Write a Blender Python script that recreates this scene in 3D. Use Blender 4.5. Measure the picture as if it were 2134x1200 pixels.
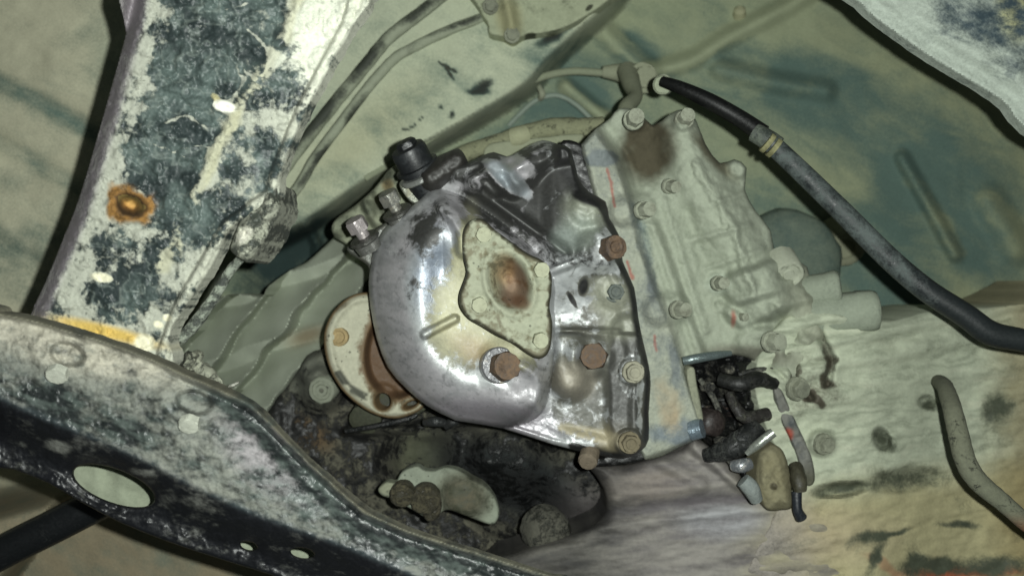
import bpy, math, random
import numpy as np
from mathutils import Vector, Quaternion

# ------------------------------------------------------------------ camera, world, lamp
scene = bpy.context.scene
for o in list(bpy.data.objects):
    bpy.data.objects.remove(o)
C = scene.collection
LENS = 30.0
S = 36.0 / LENS / 2134.0            # metres across per photo pixel at one metre
CX, CY = 1067.0, 600.0
# the camera lies under the vehicle and looks straight up (+Z); photo right = +X, photo down = +Y
cam = bpy.data.cameras.new('camera')
cam.lens = LENS; cam.sensor_width = 36; cam.clip_start = 0.02; cam.clip_end = 50
cam.dof.use_dof = True; cam.dof.focus_distance = 0.54; cam.dof.aperture_fstop = 7.0
cam_o = bpy.data.objects.new('camera', cam); C.objects.link(cam_o)
cam_o.location = (0, 0, 0); cam_o.rotation_euler = (math.pi, 0, 0)
scene.camera = cam_o

world = bpy.data.worlds.new('World'); scene.world = world
world.use_nodes = True
bg = world.node_tree.nodes['Background']
bg.inputs[0].default_value = (0.80, 0.95, 0.86, 1); bg.inputs[1].default_value = 0.035

fl = bpy.data.lights.new('flash', 'POINT')
fl.energy = 21.5; fl.color = (0.95, 1.0, 0.945); fl.shadow_soft_size = 0.004
fo = bpy.data.objects.new('flash', fl); C.objects.link(fo)
fo.location = (0.026, -0.010, 0.0)

scene.view_settings.view_transform = 'Standard'
scene.view_settings.look = 'None'
scene.view_settings.exposure = 0.0
scene.view_settings.gamma = 1.0
scene.render.resolution_x = 1024; scene.render.resolution_y = 575

# ------------------------------------------------------------------ numbers
def lin(c):
    c = np.asarray(c, float) / 255.0
    return np.where(c <= 0.04045, c / 12.92, ((c + 0.055) / 1.055) ** 2.4)

def P(px, py, d):
    """photo pixel at depth d (mm) -> metres"""
    d = d / 1000.0
    return Vector(((px - CX) * S * d, (py - CY) * S * d, d))

def mm(px, d):                       # pixels -> metres at depth d mm
    return px * S * d / 1000.0

def sst(x, a, b):
    t = np.clip((x - a) / (b - a), 0, 1)
    return t * t * (3 - 2 * t)

def _lat(ix, iy, seed):
    n = (ix.astype(np.int64) * 374761393 + iy.astype(np.int64) * 668265263 + seed * 1442695041) & 0xffffffff
    n = ((n ^ (n >> 13)) * 1274126177) & 0xffffffff
    n = n ^ (n >> 16)
    return (n & 0xffff) / 65535.0

def vn(x, y, s, seed=0):
    x = np.asarray(x, float) / s + 1000.37; y = np.asarray(y, float) / s + 1000.71
    ix = np.floor(x); iy = np.floor(y); fx = x - ix; fy = y - iy
    fx = fx * fx * (3 - 2 * fx); fy = fy * fy * (3 - 2 * fy)
    ix = ix.astype(np.int64); iy = iy.astype(np.int64)
    a = _lat(ix, iy, seed); b = _lat(ix + 1, iy, seed); c = _lat(ix, iy + 1, seed); d = _lat(ix + 1, iy + 1, seed)
    return (a * (1 - fx) + b * fx) * (1 - fy) + (c * (1 - fx) + d * fx) * fy

def fbm(x, y, s, o=4, seed=0):
    v = 0; a = 0.5; t = 0
    for i in range(o):
        v = v + a * vn(x, y, s, seed + i * 17); t += a; a *= 0.55; s *= 0.5
    return v / t

def circ(X, Y, cx, cy, r):
    return np.hypot(X - cx, Y - cy) - r

def seg(X, Y, ax, ay, bx, by, r=0):
    px = X - ax; py = Y - ay; dx = bx - ax; dy = by - ay
    h = np.clip((px * dx + py * dy) / (dx * dx + dy * dy + 1e-9), 0, 1)
    return np.hypot(px - h * dx, py - h * dy) - r

def pline(X, Y, pts, r=0):
    d = None
    for (a, b) in zip(pts[:-1], pts[1:]):
        e = seg(X, Y, a[0], a[1], b[0], b[1])
        d = e if d is None else np.minimum(d, e)
    return d - r

def ell(X, Y, cx, cy, rx, ry, ang=0):
    """approx. signed px distance to an ellipse"""
    a = math.radians(ang); dx = X - cx; dy = Y - cy
    u = dx * math.cos(a) + dy * math.sin(a); v = -dx * math.sin(a) + dy * math.cos(a)
    return (np.hypot(u / rx, v / ry) - 1) * min(rx, ry)

def warp(X, Y, a=30, s=60, seed=300):
    return X + a * 2 * (fbm(X, Y, s, 3, seed) - 0.5), Y + a * (fbm(X, Y, s, 3, seed + 5) - 0.5)

def blob(X, Y, cx, cy, rx, ry, ang=0, soft=0.5):
    return 1 - sst(ell(X, Y, cx, cy, rx, ry, ang) / min(rx, ry), -soft, soft)

def bump(sd, w):                     # rounded 0..1 mound, sd<0 inside, full after w px
    t = np.clip((-sd + 0.3 * w) / (1.3 * w), 0, 1)
    return np.sin(t * t * (3 - 2 * t) * math.pi / 2) ** 1.3

def loops(loop_list, X, Y):
    """signed distance (negative inside, even-odd) and nearest outline point"""
    shp = X.shape; x = X.ravel(); y = Y.ravel()
    best = np.full(x.shape, 1e18); bx = x.copy(); by = y.copy(); ins = np.zeros(x.shape, bool)
    for L in loop_list:
        n = len(L)
        for i in range(n):
            ax, ay = L[i]; cx, cy = L[(i + 1) % n]
            dx = cx - ax; dy = cy - ay; q = dx * dx + dy * dy
            if q < 1e-9: continue
            h = np.clip(((x - ax) * dx + (y - ay) * dy) / q, 0, 1)
            ex = ax + h * dx; ey = ay + h * dy
            d = (x - ex) ** 2 + (y - ey) ** 2
            k = d < best
            best = np.where(k, d, best); bx = np.where(k, ex, bx); by = np.where(k, ey, by)
            if ay != cy:
                k = ((ay > y) != (cy > y)) & (x < (cx - ax) * (y - ay) / (cy - ay) + ax)
                ins ^= k
    d = np.sqrt(best); d = np.where(ins, -d, d)
    return d.reshape(shp), bx.reshape(shp), by.reshape(shp)

def polysd(X, Y, pts):
    return loops([pts], X, Y)[0]

def cr(pts, n=4, closed=True):
    """Catmull-Rom through the points (tuples of any size)"""
    p = [np.array(q, float) for q in pts]; m = len(p); out = []
    rng = range(m) if closed else range(m - 1)
    for i in rng:
        if closed: a, b, c, d = p[i - 1], p[i], p[(i + 1) % m], p[(i + 2) % m]
        else: a, b, c, d = p[max(i - 1, 0)], p[i], p[i + 1], p[min(i + 2, m - 1)]
        for k in range(n):
            t = k / n
            out.append(tuple(0.5 * (2 * b + (c - a) * t + (2 * a - 5 * b + 4 * c - d) * t * t + (3 * b - a - 3 * c + d) * t ** 3)))
    if not closed: out.append(tuple(p[-1]))
    return out

def ring(cx, cy, rx, ry, ang=0, n=28):
    a = math.radians(ang); o = []
    for i in range(n):
        t = 2 * math.pi * i / n; u = rx * math.cos(t); v = ry * math.sin(t)
        o.append((cx + u * math.cos(a) - v * math.sin(a), cy + u * math.sin(a) + v * math.cos(a)))
    return o

# ------------------------------------------------------------------ material
def material(name, ra=0.5, rb=0.85, ma=0.0, mb=0.0, s1=60, k=0.9, w=0.08, va=0.35, vb=0.35, bmp=0.5, fine=420,
             layer=0.4, aniso=None, spec=0.5, speck=0.0, coat=0.0):
    """two layers (attribute ca under cb) parted by the painted mask m, broken up by noise"""
    m = bpy.data.materials.new(name); m.use_nodes = True
    nt = m.node_tree; N = nt.nodes; Lk = nt.links
    bs = N['Principled BSDF']
    def nd(t, **kw):
        n = N.new(t)
        for a, b in kw.items(): setattr(n, a, b)
        return n
    def mth(op, a, b=None, clamp=False):
        n = nd('ShaderNodeMath', operation=op, use_clamp=clamp)
        for i, v in enumerate((a, b)):
            if v is None: continue
            if isinstance(v, (int, float)): n.inputs[i].default_value = v
            else: Lk.new(v, n.inputs[i])
        return n.outputs[0]
    geo = nd('ShaderNodeNewGeometry')
    pos = geo.outputs['Position']
    if aniso:
        mp = nd('ShaderNodeMapping'); mp.vector_type = 'TEXTURE'
        mp.inputs['Rotation'].default_value = (0, 0, math.radians(aniso[0])); mp.inputs['Scale'].default_value = (aniso[1], 1, 1)
        Lk.new(pos, mp.inputs['Vector']); vec = mp.outputs[0]
    else: vec = pos
    def noise(scale, det, rough=0.6, dist=0.0, v=None):
        n = nd('ShaderNodeTexNoise'); n.inputs['Scale'].default_value = scale; n.inputs['Detail'].default_value = det
        n.inputs['Roughness'].default_value = rough; n.inputs['Distortion'].default_value = dist
        Lk.new(v or vec, n.inputs['Vector']); return n.outputs['Fac']
    def attr(a):
        n = nd('ShaderNodeAttribute'); n.attribute_name = a; return n
    n1 = noise(s1, 9, 0.68, 0.6)
    n2 = noise(s1 * 0.35, 5, 0.6, 0.3)
    nf = noise(fine, 4, 0.65, 0, pos)
    am = attr('m').outputs['Fac']
    x = mth('ADD', am, mth('MULTIPLY', mth('SUBTRACT', n1, 0.5), k * 1.6))
    x = mth('ADD', x, mth('MULTIPLY', mth('SUBTRACT', nf, 0.5), k * 0.5))
    mr = nd('ShaderNodeMapRange', interpolation_type='SMOOTHSTEP')
    mr.inputs['From Min'].default_value = 0.5 - w; mr.inputs['From Max'].default_value = 0.5 + w
    Lk.new(x, mr.inputs['Value']); mask = mr.outputs[0]
    # brightness variation of each layer
    vA = mth('ADD', 1.0, mth('MULTIPLY', mth('ADD', mth('SUBTRACT', n2, 0.5), mth('SUBTRACT', nf, 0.5)), va * 2))
    n3 = noise(s1 * 1.9, 6, 0.7, 0.2)
    vB = mth('ADD', 1.0, mth('MULTIPLY', mth('ADD', mth('SUBTRACT', n3, 0.5), mth('SUBTRACT', nf, 0.5)), vb * 2))
    def scl(col, f):
        n = nd('ShaderNodeVectorMath', operation='SCALE'); Lk.new(col, n.inputs[0]); Lk.new(f, n.inputs['Scale']); return n.outputs[0]
    mx = nd('ShaderNodeMix', data_type='RGBA')
    Lk.new(mask, mx.inputs[0]); Lk.new(scl(attr('ca').outputs['Color'], vA), mx.inputs[6]); Lk.new(scl(attr('cb').outputs['Color'], vB), mx.inputs[7])
    colr = mx.outputs[2]
    if speck > 0:
        vo = nd('ShaderNodeTexVoronoi'); vo.inputs['Scale'].default_value = 210; Lk.new(pos, vo.inputs['Vector'])
        ns = noise(90, 3, 0.5, 0, pos)
        th = mth('MULTIPLY', mth('SUBTRACT', ns, 0.42), 0.9)
        sp = mth('MULTIPLY', mth('LESS_THAN', vo.outputs['Distance'], th), speck)
        m2 = nd('ShaderNodeMix', data_type='RGBA'); Lk.new(sp, m2.inputs[0]); Lk.new(colr, m2.inputs[6])
        m2.inputs[7].default_value = (0.012, 0.012, 0.010, 1); colr = m2.outputs[2]
    Lk.new(colr, bs.inputs['Base Color'])
    def lerp(a, b, f): return mth('ADD', a, mth('MULTIPLY', f, b - a))
    Lk.new(mth('ADD', lerp(ra, rb, mask), mth('MULTIPLY', mth('SUBTRACT', nf, 0.5), 0.45), True), bs.inputs['Roughness'])
    Lk.new(lerp(ma, mb, mask), bs.inputs['Metallic'])
    bs.inputs['Specular IOR Level'].default_value = spec
    if coat: bs.inputs['Coat Weight'].default_value = coat; bs.inputs['Coat Roughness'].default_value = 0.25
    h = mth('ADD', mth('MULTIPLY', mask, layer), mth('ADD', mth('MULTIPLY', n1, 0.35), mth('MULTIPLY', nf, 0.3)))
    bu = nd('ShaderNodeBump'); bu.inputs['Strength'].default_value = bmp; bu.inputs['Distance'].default_value = 0.0012
    Lk.new(h, bu.inputs['Height']); Lk.new(bu.outputs[0], bs.inputs['Normal'])
    return m

M = {}
M['dust'] = material('dusty_underseal', ra=0.75, rb=0.95, s1=26, k=0.9, w=0.5, va=0.28, vb=0.2, bmp=0.7, fine=520, aniso=(28, 2.2), spec=0.12)
M['cast_dust'] = material('dusty_casting', ra=0.6, rb=0.95, s1=34, k=0.7, w=0.32, va=0.3, vb=0.2, bmp=0.85, fine=460, spec=0.2)
M['smear'] = material('smeared_casting', ra=0.6, rb=0.9, s1=42, k=0.7, w=0.6, va=0.15, vb=0.12, bmp=0.2, fine=300, aniso=(-8, 5), spec=0.15)
M['alloy'] = material('bare_alloy', ra=0.40, rb=0.6, ma=0.3, mb=0.1, s1=95, k=0.95, w=0.2, va=0.2, vb=0.35, bmp=0.42, fine=420, layer=0.25, spec=0.9)
M['chip'] = material('chipped_muddy_paint', ra=0.5, rb=0.9, s1=90, k=0.8, w=0.2, va=0.5, vb=0.3, bmp=0.4, fine=650, layer=0.9, spec=0.35)
M['black'] = material('scuffed_black_paint', ra=0.42, rb=0.85, s1=80, k=0.85, w=0.45, va=0.4, vb=0.4, bmp=0.5, fine=500, layer=0.4, aniso=(25, 2.4), spec=0.4)
M['plate'] = material('corroded_plate', ra=0.6, rb=0.85, s1=55, k=0.8, w=0.2, va=0.2, vb=0.25, bmp=0.5, fine=380, speck=0.55, spec=0.25)
M['rust'] = material('rusty_steel', ra=0.5, rb=0.85, s1=150, k=0.9, w=0.3, va=0.4, vb=0.35, bmp=0.4, fine=600)
M['steel'] = material('worn_steel', ra=0.3, rb=0.5, ma=0.6, s1=150, k=0.9, w=0.15, va=0.2, vb=0.3, bmp=0.4, fine=500)
M['rubber'] = material('black_rubber', ra=0.45, rb=0.85, s1=60, k=0.8, w=0.25, va=0.3, vb=0.3, bmp=0.35, fine=600, spec=0.4)
M['mud'] = material('caked_mud', ra=0.5, rb=0.95, s1=120, k=1.0, w=0.15, va=0.4, vb=0.35, bmp=1.0, fine=500, layer=0.6)
M['cloth'] = material('dusty_insulation', ra=0.8, rb=0.95, s1=30, k=0.6, w=0.3, va=0.15, vb=0.1, bmp=0.25, fine=500, spec=0.1)

# ------------------------------------------------------------------ objects
def attributes(me, ca, cb, m):
    n = len(me.vertices)
    for nm, v in (('ca', ca), ('cb', cb)):
        v = np.asarray(v, float)
        if v.ndim == 1: v = np.tile(lin(v), (n, 1))
        a = me.attributes.new(nm, 'FLOAT_COLOR', 'POINT')
        a.data.foreach_set('color', np.hstack([v, np.ones((n, 1))]).astype(np.float32).ravel())
    a = me.attributes.new('m', 'FLOAT', 'POINT')
    a.data.foreach_set('value', (np.zeros(n) + m).astype(np.float32))

class Col:
    """per-vertex colour painted with soft shapes (surface colour, with shade painted in at some places)"""
    def __init__(s, X, base): s.c = np.tile(lin(base), (X.size, 1))
    def mix(s, f, col):
        f = np.clip(np.asarray(f).ravel(), 0, 1)[:, None]; s.c = s.c * (1 - f) + lin(col) * f; return s
    def mul(s, f): s.c = s.c * np.asarray(f).ravel()[:, None]; return s

def pixels(co):
    z = np.maximum(co[:, 2], 1e-6)
    return co[:, 0] / (S * z) + CX, co[:, 1] / (S * z) + CY

def link(name, verts, faces, mat, parent=None, paint=None, origin=None, smooth=40):
    """verts in world metres (N,3); the mesh gets its own origin"""
    co = np.array(verts, float)
    if origin is None: origin = (co.min(0) + co.max(0)) / 2
    org = np.array(origin, float)
    me = bpy.data.meshes.new(name)
    me.from_pydata((co - org).tolist(), [], faces if isinstance(faces, list) else faces.tolist())
    me.polygons.foreach_set('use_smooth', np.ones(len(me.polygons), bool))
    me.update()
    try: me.set_sharp_from_angle(angle=math.radians(smooth))
    except Exception: pass
    X, Y = pixels(co)
    if callable(paint): attributes(me, *paint(X, Y, co[:, 2] * 1000))
    else: attributes(me, *paint)
    me.materials.append(M[mat])
    o = bpy.data.objects.new(name, me); C.objects.link(o)
    if parent: o.parent = parent; o.location = Vector(org) - parent.location
    else: o.location = org
    return o

def tag(o, label=None, cat=None, group=None, kind=None):
    if label: o['label'] = label
    if cat: o['category'] = cat
    if group: o['group'] = group
    if kind: o['kind'] = kind
    return o

def empty(name, loc, label, cat, group=None):
    o = bpy.data.objects.new(name, None); C.objects.link(o); o.location = loc; o.empty_display_size = 0.02
    return tag(o, label, cat, group)

def relief(name, outline, depth, back, step, mat, parent=None, paint=None, holes=(), er=6, ek=0.35, n=4, smooth=45):
    """a solid whose front is depth(X, Y, t) mm at photo position X, Y; walls run back along Z"""
    L = [cr(outline, n) if n > 1 else outline] + [list(h) for h in holes]
    a = np.array(L[0]); x0, y0 = a.min(0) - step; x1, y1 = a.max(0) + step
    xs = np.arange(x0, x1 + step, step); ys = np.arange(y0, y1 + step, step)
    X, Y = np.meshgrid(xs, ys)
    sd, bx, by = loops(L, X, Y)
    ins = sd < -0.25 * step
    cell = ins[:-1, :-1] | ins[1:, :-1] | ins[:-1, 1:] | ins[1:, 1:]
    used = np.zeros_like(ins)
    used[:-1, :-1] |= cell; used[1:, :-1] |= cell; used[:-1, 1:] |= cell; used[1:, 1:] |= cell
    snap = used & ~ins
    X = np.where(snap, bx, X); Y = np.where(snap, by, Y); t = np.where(snap, 0.0, -sd)
    idx = -np.ones(X.shape, int); idx[used] = np.arange(used.sum())
    xv, yv, tv = X[used], Y[used], t[used]
    d = depth(xv, yv, tv)
    if er > 0:
        q = np.clip(tv / er, 0, 1)
        d = d + ek * er * (1 - np.sqrt(np.clip(1 - (1 - q) ** 2, 0, 1)))
    z = d / 1000.0
    V = np.stack([(xv - CX) * S * z, (yv - CY) * S * z, z], 1)
    jj, ii = np.nonzero(cell)
    F = np.stack([idx[jj, ii], idx[jj + 1, ii], idx[jj + 1, ii + 1], idx[jj, ii + 1]], 1)
    E = np.concatenate([F[:, [0, 1]], F[:, [1, 2]], F[:, [2, 3]], F[:, [3, 0]]])
    key = np.sort(E, 1); key = key[:, 0] * (len(V) + 1) + key[:, 1]
    u, inv, cnt = np.unique(key, return_inverse=True, return_counts=True)
    B = E[cnt[inv] == 1]
    bv = np.unique(B); mp = -np.ones(len(V), int); mp[bv] = np.arange(len(bv)) + len(V)
    W = V[bv].copy()
    bk = back(xv[bv], yv[bv]) / 1000.0 if callable(back) else back / 1000.0
    W[:, 2] = np.maximum(bk, W[:, 2] + 0.001)
    SK = np.stack([B[:, 1], B[:, 0], mp[B[:, 0]], mp[B[:, 1]]], 1)
    V2 = np.vstack([V, W]); F2 = np.vstack([F, SK])
    xa = np.concatenate([xv, xv[bv]]); ya = np.concatenate([yv, yv[bv]]); ta = np.concatenate([tv, 0 * tv[bv]])
    pt = (lambda *_: paint(xa, ya, ta)) if callable(paint) else paint
    return link(name, V2, F2, mat, parent, pt, smooth=smooth)

def tube_mesh(pts, rad, seg_n=14, n=6, closed_ends=True, wob=0.0):
    """pts (px,py,depth), rad in px at that depth (number or list) -> verts, faces"""
    if not hasattr(rad, '__len__'): rad = [rad] * len(pts)
    q = cr([tuple(p) + (r,) for p, r in zip(pts, rad)], n, closed=False)
    c = [P(a[0], a[1], a[2]) for a in q]; r = [mm(a[3], a[2]) for a in q]
    V = []; F = []; up = None
    for i, p in enumerate(c):
        t = (c[min(i + 1, len(c) - 1)] - c[max(i - 1, 0)]).normalized()
        if up is None: up = t.orthogonal().normalized()
        up = (up - t * up.dot(t)).normalized(); sd_ = t.cross(up)
        for k in range(seg_n):
            a = 2 * math.pi * k / seg_n
            rr = r[i] * (1 + wob * (random.random() - 0.5))
            V.append(tuple(p + (up * math.cos(a) + sd_ * math.sin(a)) * rr))
    for i in range(len(c) - 1):
        for k in range(seg_n):
            a = i * seg_n + k; b = i * seg_n + (k + 1) % seg_n
            F.append((a, b, b + seg_n, a + seg_n))
    if closed_ends:
        F.append(tuple(range(seg_n))[::-1]); o = (len(c) - 1) * seg_n; F.append(tuple(range(o, o + seg_n)))
    return V, F

def tube(name, pts, rad, mat, parent=None, paint=None, **kw):
    V, F = tube_mesh(pts, rad, **kw)
    return link(name, V, F, mat, parent, paint, smooth=60)

def lathe_local(profile, seg_n=28, hexes=()):
    """profile [(r, h, sides)] -> verts, faces about local +Z"""
    V = []; F = []
    for (r, h, hx) in profile:
        for k in range(seg_n):
            a = 2 * math.pi * k / seg_n; rr = r
            if hx:
                b = (a % (math.pi / 3)) - math.pi / 6
                rr = r * math.cos(math.pi / 6) / math.cos(b)
            V.append((rr * math.cos(a), rr * math.sin(a), h))
    for i in range(len(profile) - 1):
        for k in range(seg_n):
            a = i * seg_n + k; b = i * seg_n + (k + 1) % seg_n
            F.append((a, b, b + seg_n, a + seg_n))
    F.append(tuple(range((len(profile) - 1) * seg_n, len(profile) * seg_n)))
    return V, F

_cache = {}
def turned(name, profile, px, py, d, axis=(0, 0, -1), mat='steel', parent=None, paint=((90,) * 3, (90,) * 3, 0.5), spin=0.0, smooth=30):
    """a turned or hexagonal piece; profile in mm; axis in world; alike pieces share mesh data"""
    key = (name, tuple(profile), mat, str(paint))
    me = _cache.get(key)
    if me is None:
        V, F = lathe_local([(r / 1000, h / 1000, x) for r, h, x in profile], 36 if len(profile) < 14 else 30)
        if mat in ('rust', 'mud', 'plate', 'cast_dust'):
            rj = random.Random(len(_cache) + 5); q = rj.random() * 9
            V = [(x * (1 + 0.035 * math.sin(7 * math.atan2(y, x) + q) * rj.random() + rj.uniform(-.02, .02)), y * (1 + rj.uniform(-.03, .03)), z + rj.uniform(-.03, .03) * abs(x)) for x, y, z in V]
        me = bpy.data.meshes.new(name); me.from_pydata(V, [], F)
        me.polygons.foreach_set('use_smooth', np.ones(len(me.polygons), bool)); me.update()
        try: me.set_sharp_from_angle(angle=math.radians(smooth))
        except Exception: pass
        attributes(me, *paint); me.materials.append(M[mat]); _cache[key] = me
    o = bpy.data.objects.new(name, me); C.objects.link(o)
    o.rotation_mode = 'QUATERNION'
    o.rotation_quaternion = Vector(axis).normalized().to_track_quat('Z', 'Y') @ Quaternion((0, 0, 1), spin)
    p = P(px, py, d)
    if parent: o.parent = parent
    o.location = p - parent.location if parent else p
    return o

def hexhead(r, h, fl=1.25, flh=1.2, dish=0.0):
    """hex head with flange washer; mm"""
    p = []
    if fl: p += [(r * fl, -2, 0), (r * fl, flh * 0.6, 0), (r * fl * 0.94, flh, 0)]
    p += [(r, flh if fl else -2, 1), (r, flh + h * 0.8, 1), (r * 0.88, flh + h, 0)]
    if dish: p += [(r * 0.62, flh + h, 0), (r * 0.5, flh + h - dish, 0)]
    else: p += [(r * 0.4, flh + h * 1.03, 0)]
    return p

DUSTC = (140, 146, 126); DUSTY = (150, 148, 118); BLUE = (66, 82, 78); BLACK = (16, 17, 17); OIL = (26, 26, 25)
BOLT_DUST = ((84, 86, 76), (134, 137, 120), 0.6)
BOLT_RUST = ((50, 39, 31), (96, 77, 59), 0.55)

# ------------------------------------------------------------------ the body above: floor pan
TUN = cr([(1500, -320), (1330, -60), (1290, 10), (1210, 85), (1150, 140), (1105, 190), (1000, 255), (880, 322), (780, 385), (700, 440), (640, 480), (560, 520), (470, 560), (380, 700), (-300, 1600), (-700, 1600), (-700, -320)], 3)
GL = cr([(470, -300), (330, -40), (290, 200), (200, 420), (120, 640), (0, 700), (-300, 800), (-700, 800), (-700, -300)], 2)
RIBS = [([(1235, 40), (1290, 100), (1350, 150)], 20), ([(1350, 150), (1440, 128), (1520, 78), (1640, 15), (1760, -60)], 16), ([(1500, 145), (1600, 170), (1720, 190)], 18), ([(1180, 180), (1240, 230), (1290, 270)], 14),
        ([(1880, 330), (1930, 420), (1990, 530)], 13), ([(2060, 420), (2120, 520)], 26), ([(560, 640), (660, 540), (640, 470)], 9)]
LRID = [[(-200, 70), (60, 200), (220, 290)], [(-200, 190), (60, 330), (180, 400)], [(-200, 420), (60, 540), (120, 600)]]
def pan_depth(X, Y, t):
    st = polysd(X, Y, TUN); sl = polysd(X, Y, GL)
    d = 885 - 90 * (1 - sst(st, -26, 16)) - 8 * bump(np.abs(st + 2) - 13, 13)
    d -= 35 * (1 - sst(sl, -60, 60))
    d += 30 * sst(pline(X, Y, [(560, 700), (700, 560), (820, 500)]), 150, 0)
    for pts, r in RIBS: d -= 13 * (1 - sst(pline(X, Y, cr(pts, 3, False)), 0, r * 1.9))
    for pts in LRID:
        q = pline(X, Y, pts); d += 6 * np.exp(-(q / 22.0) ** 2)
    d -= 120 * sst(Y + 0.28 * X, 1010, 1090) * (1 - sst(X, 600, 700))
    d += 12 * (fbm(X, Y, 300, 3, 5) - 0.5) + 3 * (fbm(X, Y, 46, 3, 9) - 0.5)
    return d
def pan_paint(X, Y, t):
    st = polysd(X, Y, TUN)
    X0, Y0 = X, Y; X, Y = warp(X, Y, 26, 90)
    ca = Col(X, (92, 112, 104)); cb = Col(X, (164, 168, 146))
    n = fbm(X, Y, 190, 4, 31)
    deep = sst(st, -6, 20)
    cb.mix(deep * 0.9, (150, 158, 130)); cb.mix(deep * sst(X, 1400, 2100) * 0.5, (146, 148, 114))
    cb.mix((1 - deep), (182, 188, 164)); cb.mix((1 - deep) * (1 - sst(X, 150, 330)), (184, 182, 158))
    cb.mix(sst(Y, 950, 1060) * (1 - sst(X, 600, 700)), (140, 130, 108))
    m = 0.84 + (n - 0.5) * 0.6 + (fbm(X * 0.6 + Y * 0.3, Y - 0.3 * X, 40, 4, 33) - 0.5) * 0.5
    for b, a in (((1340, 130, 85, 34, 42), 0.75), ((1220, 120, 100, 45, -10), 0.5), ((1120, 250, 170, 40, -25), 0.62), ((1230, 230, 60, 50, 30), 0.4), ((1640, 150, 150, 45, 15), 0.5),
                 ((1800, 260, 230, 90, 25), 0.5), ((2010, 420, 150, 120, 30), 0.55), ((1840, 560, 160, 110, 30), 0.6), ((1600, 250, 150, 50, 10), 0.3), ((1400, 330, 200, 90, 30), 0.3),
                 ((600, 540, 140, 70, -25), 0.9), ((1860, 420, 70, 90, 20), 0.35), ((1620, 460, 90, 60, 40), 0.5), ((2060, 540, 90, 60, 40), 0.4)):
        m = m - a * blob(X, Y, *b, soft=0.8)
    for pts, r in RIBS[:2] + RIBS[3:6]: m = m + (0.75 if r != 13 and r != 26 else 0.3) * (1 - sst(pline(X, Y, pts), r * 0.5, r * 1.5))
    ca.mix(blob(X, Y, 600, 550, 150, 80, -25), (48, 62, 60))
    X, Y = warp(X0, Y0, 5, 16)
    for b in ((1008, 178, 22, 12, -25), (998, 192, 26, 7, 0), (1150, 78, 34, 10, -28), (920, 223, 5, 4, 0), (1185, 55, 12, 6, -30), (942, 240, 5, 9, 20)):
        f = blob(X, Y, *b, soft=0.6); m = m - 0.8 * f; ca.mix(f, (48, 52, 48))
    for p in ([(838, 270), (846, 271), (864, 260)], [(874, 251), (879, 245)], [(930, 140), (945, 165)], [(915, 130), (950, 150)]):
        f = 1 - sst(pline(X, Y, p), 1.5, 4.5); m = m - 0.8 * f; ca.mix(f, (60, 60, 52))
    cb.mix(blob(X, Y, 750, 290, 160, 50, -40, 0.9) * 0.35, (166, 160, 122))
    m = m - 0.45 * blob(X, Y, 890, 200, 130, 35, -35, 0.9) * fbm(X, Y, 25, 3, 77)
    m = m - 0.5 * (1 - sst(pline(X, Y, LRID[0]), 4, 34)) * (1 - sst(X, 180, 260)) - 0.4 * (1 - sst(pline(X, Y, LRID[1]), 4, 30)) * (1 - sst(X, 150, 240))
    m = m - 0.35 * blob(X, Y, 60, 560, 170, 60, 25, 0.9)
    return ca.c, cb.c, m
g = relief('floor_pan', [(-420, -320), (2560, -320), (2560, 1520), (-420, 1520)], pan_depth, 960, 5, 'dust', None, pan_paint, er=0, n=1)
tag(g, 'dusty painted sheet metal floor pan with pressed ribs above everything', kind='structure')

# ------------------------------------------------------------------ chipped frame beam, upper left
BEAM = [(290, -60), (262, 70), (246, 130), (205, 275), (165, 410), (128, 505), (95, 585), (66, 650), (60, 700), (180, 735), (352, 770), (356, 718), (358, 688), (383, 646), (446, 548), (482, 478),
        (540, 440), (582, 405), (588, 360), (637, 240), (694, 131), (735, 56), (768, -60)]
RUST = (272, 427)
def beam_depth(X, Y, t):
    d = 470 + 0.028 * (Y - 300) + 0 * X
    el = pline(X, Y, [(290, -60), (262, 70), (246, 130), (205, 275), (165, 410), (128, 505), (66, 650)])
    d += 14 * (1 - sst(el, 0, 36)) ** 2                    # rolled left edge
    rd = pline(X, Y, [(768, -60), (735, 56), (694, 131), (637, 240), (588, 360), (575, 410), (482, 478), (383, 646), (350, 740)])
    d += 5 * sst(rd, 20, 27) - 1.5 * bump(np.abs(rd - 12) - 9, 8)   # weld lip along the right edge
    crs = pline(X, Y, [(640, -40), (590, 80), (520, 190), (450, 310), (400, 420)])
    d -= 3.5 * np.exp(-(crs / 15.0) ** 2); d += 3.0 * sst(crs, 0, 60) * sst(X - 0.4 * (300 - Y), 500, 600)
    rr = ell(X, Y, RUST[0], RUST[1], 40, 30, 15)
    d -= 2.0 * np.exp(-((rr) / 9.0) ** 2); d += 13 * (1 - sst(rr, -24, -7))
    nb = fbm(X, Y, 26, 4, 3)
    d -= 2.2 * sst(nb, 0.42, 0.7) + 0.9 * (fbm(X, Y, 8, 2, 8) - 0.5)
    d -= 3.0 * blob(X, Y, 467, 222, 24, 13, 12)
    return d
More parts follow.
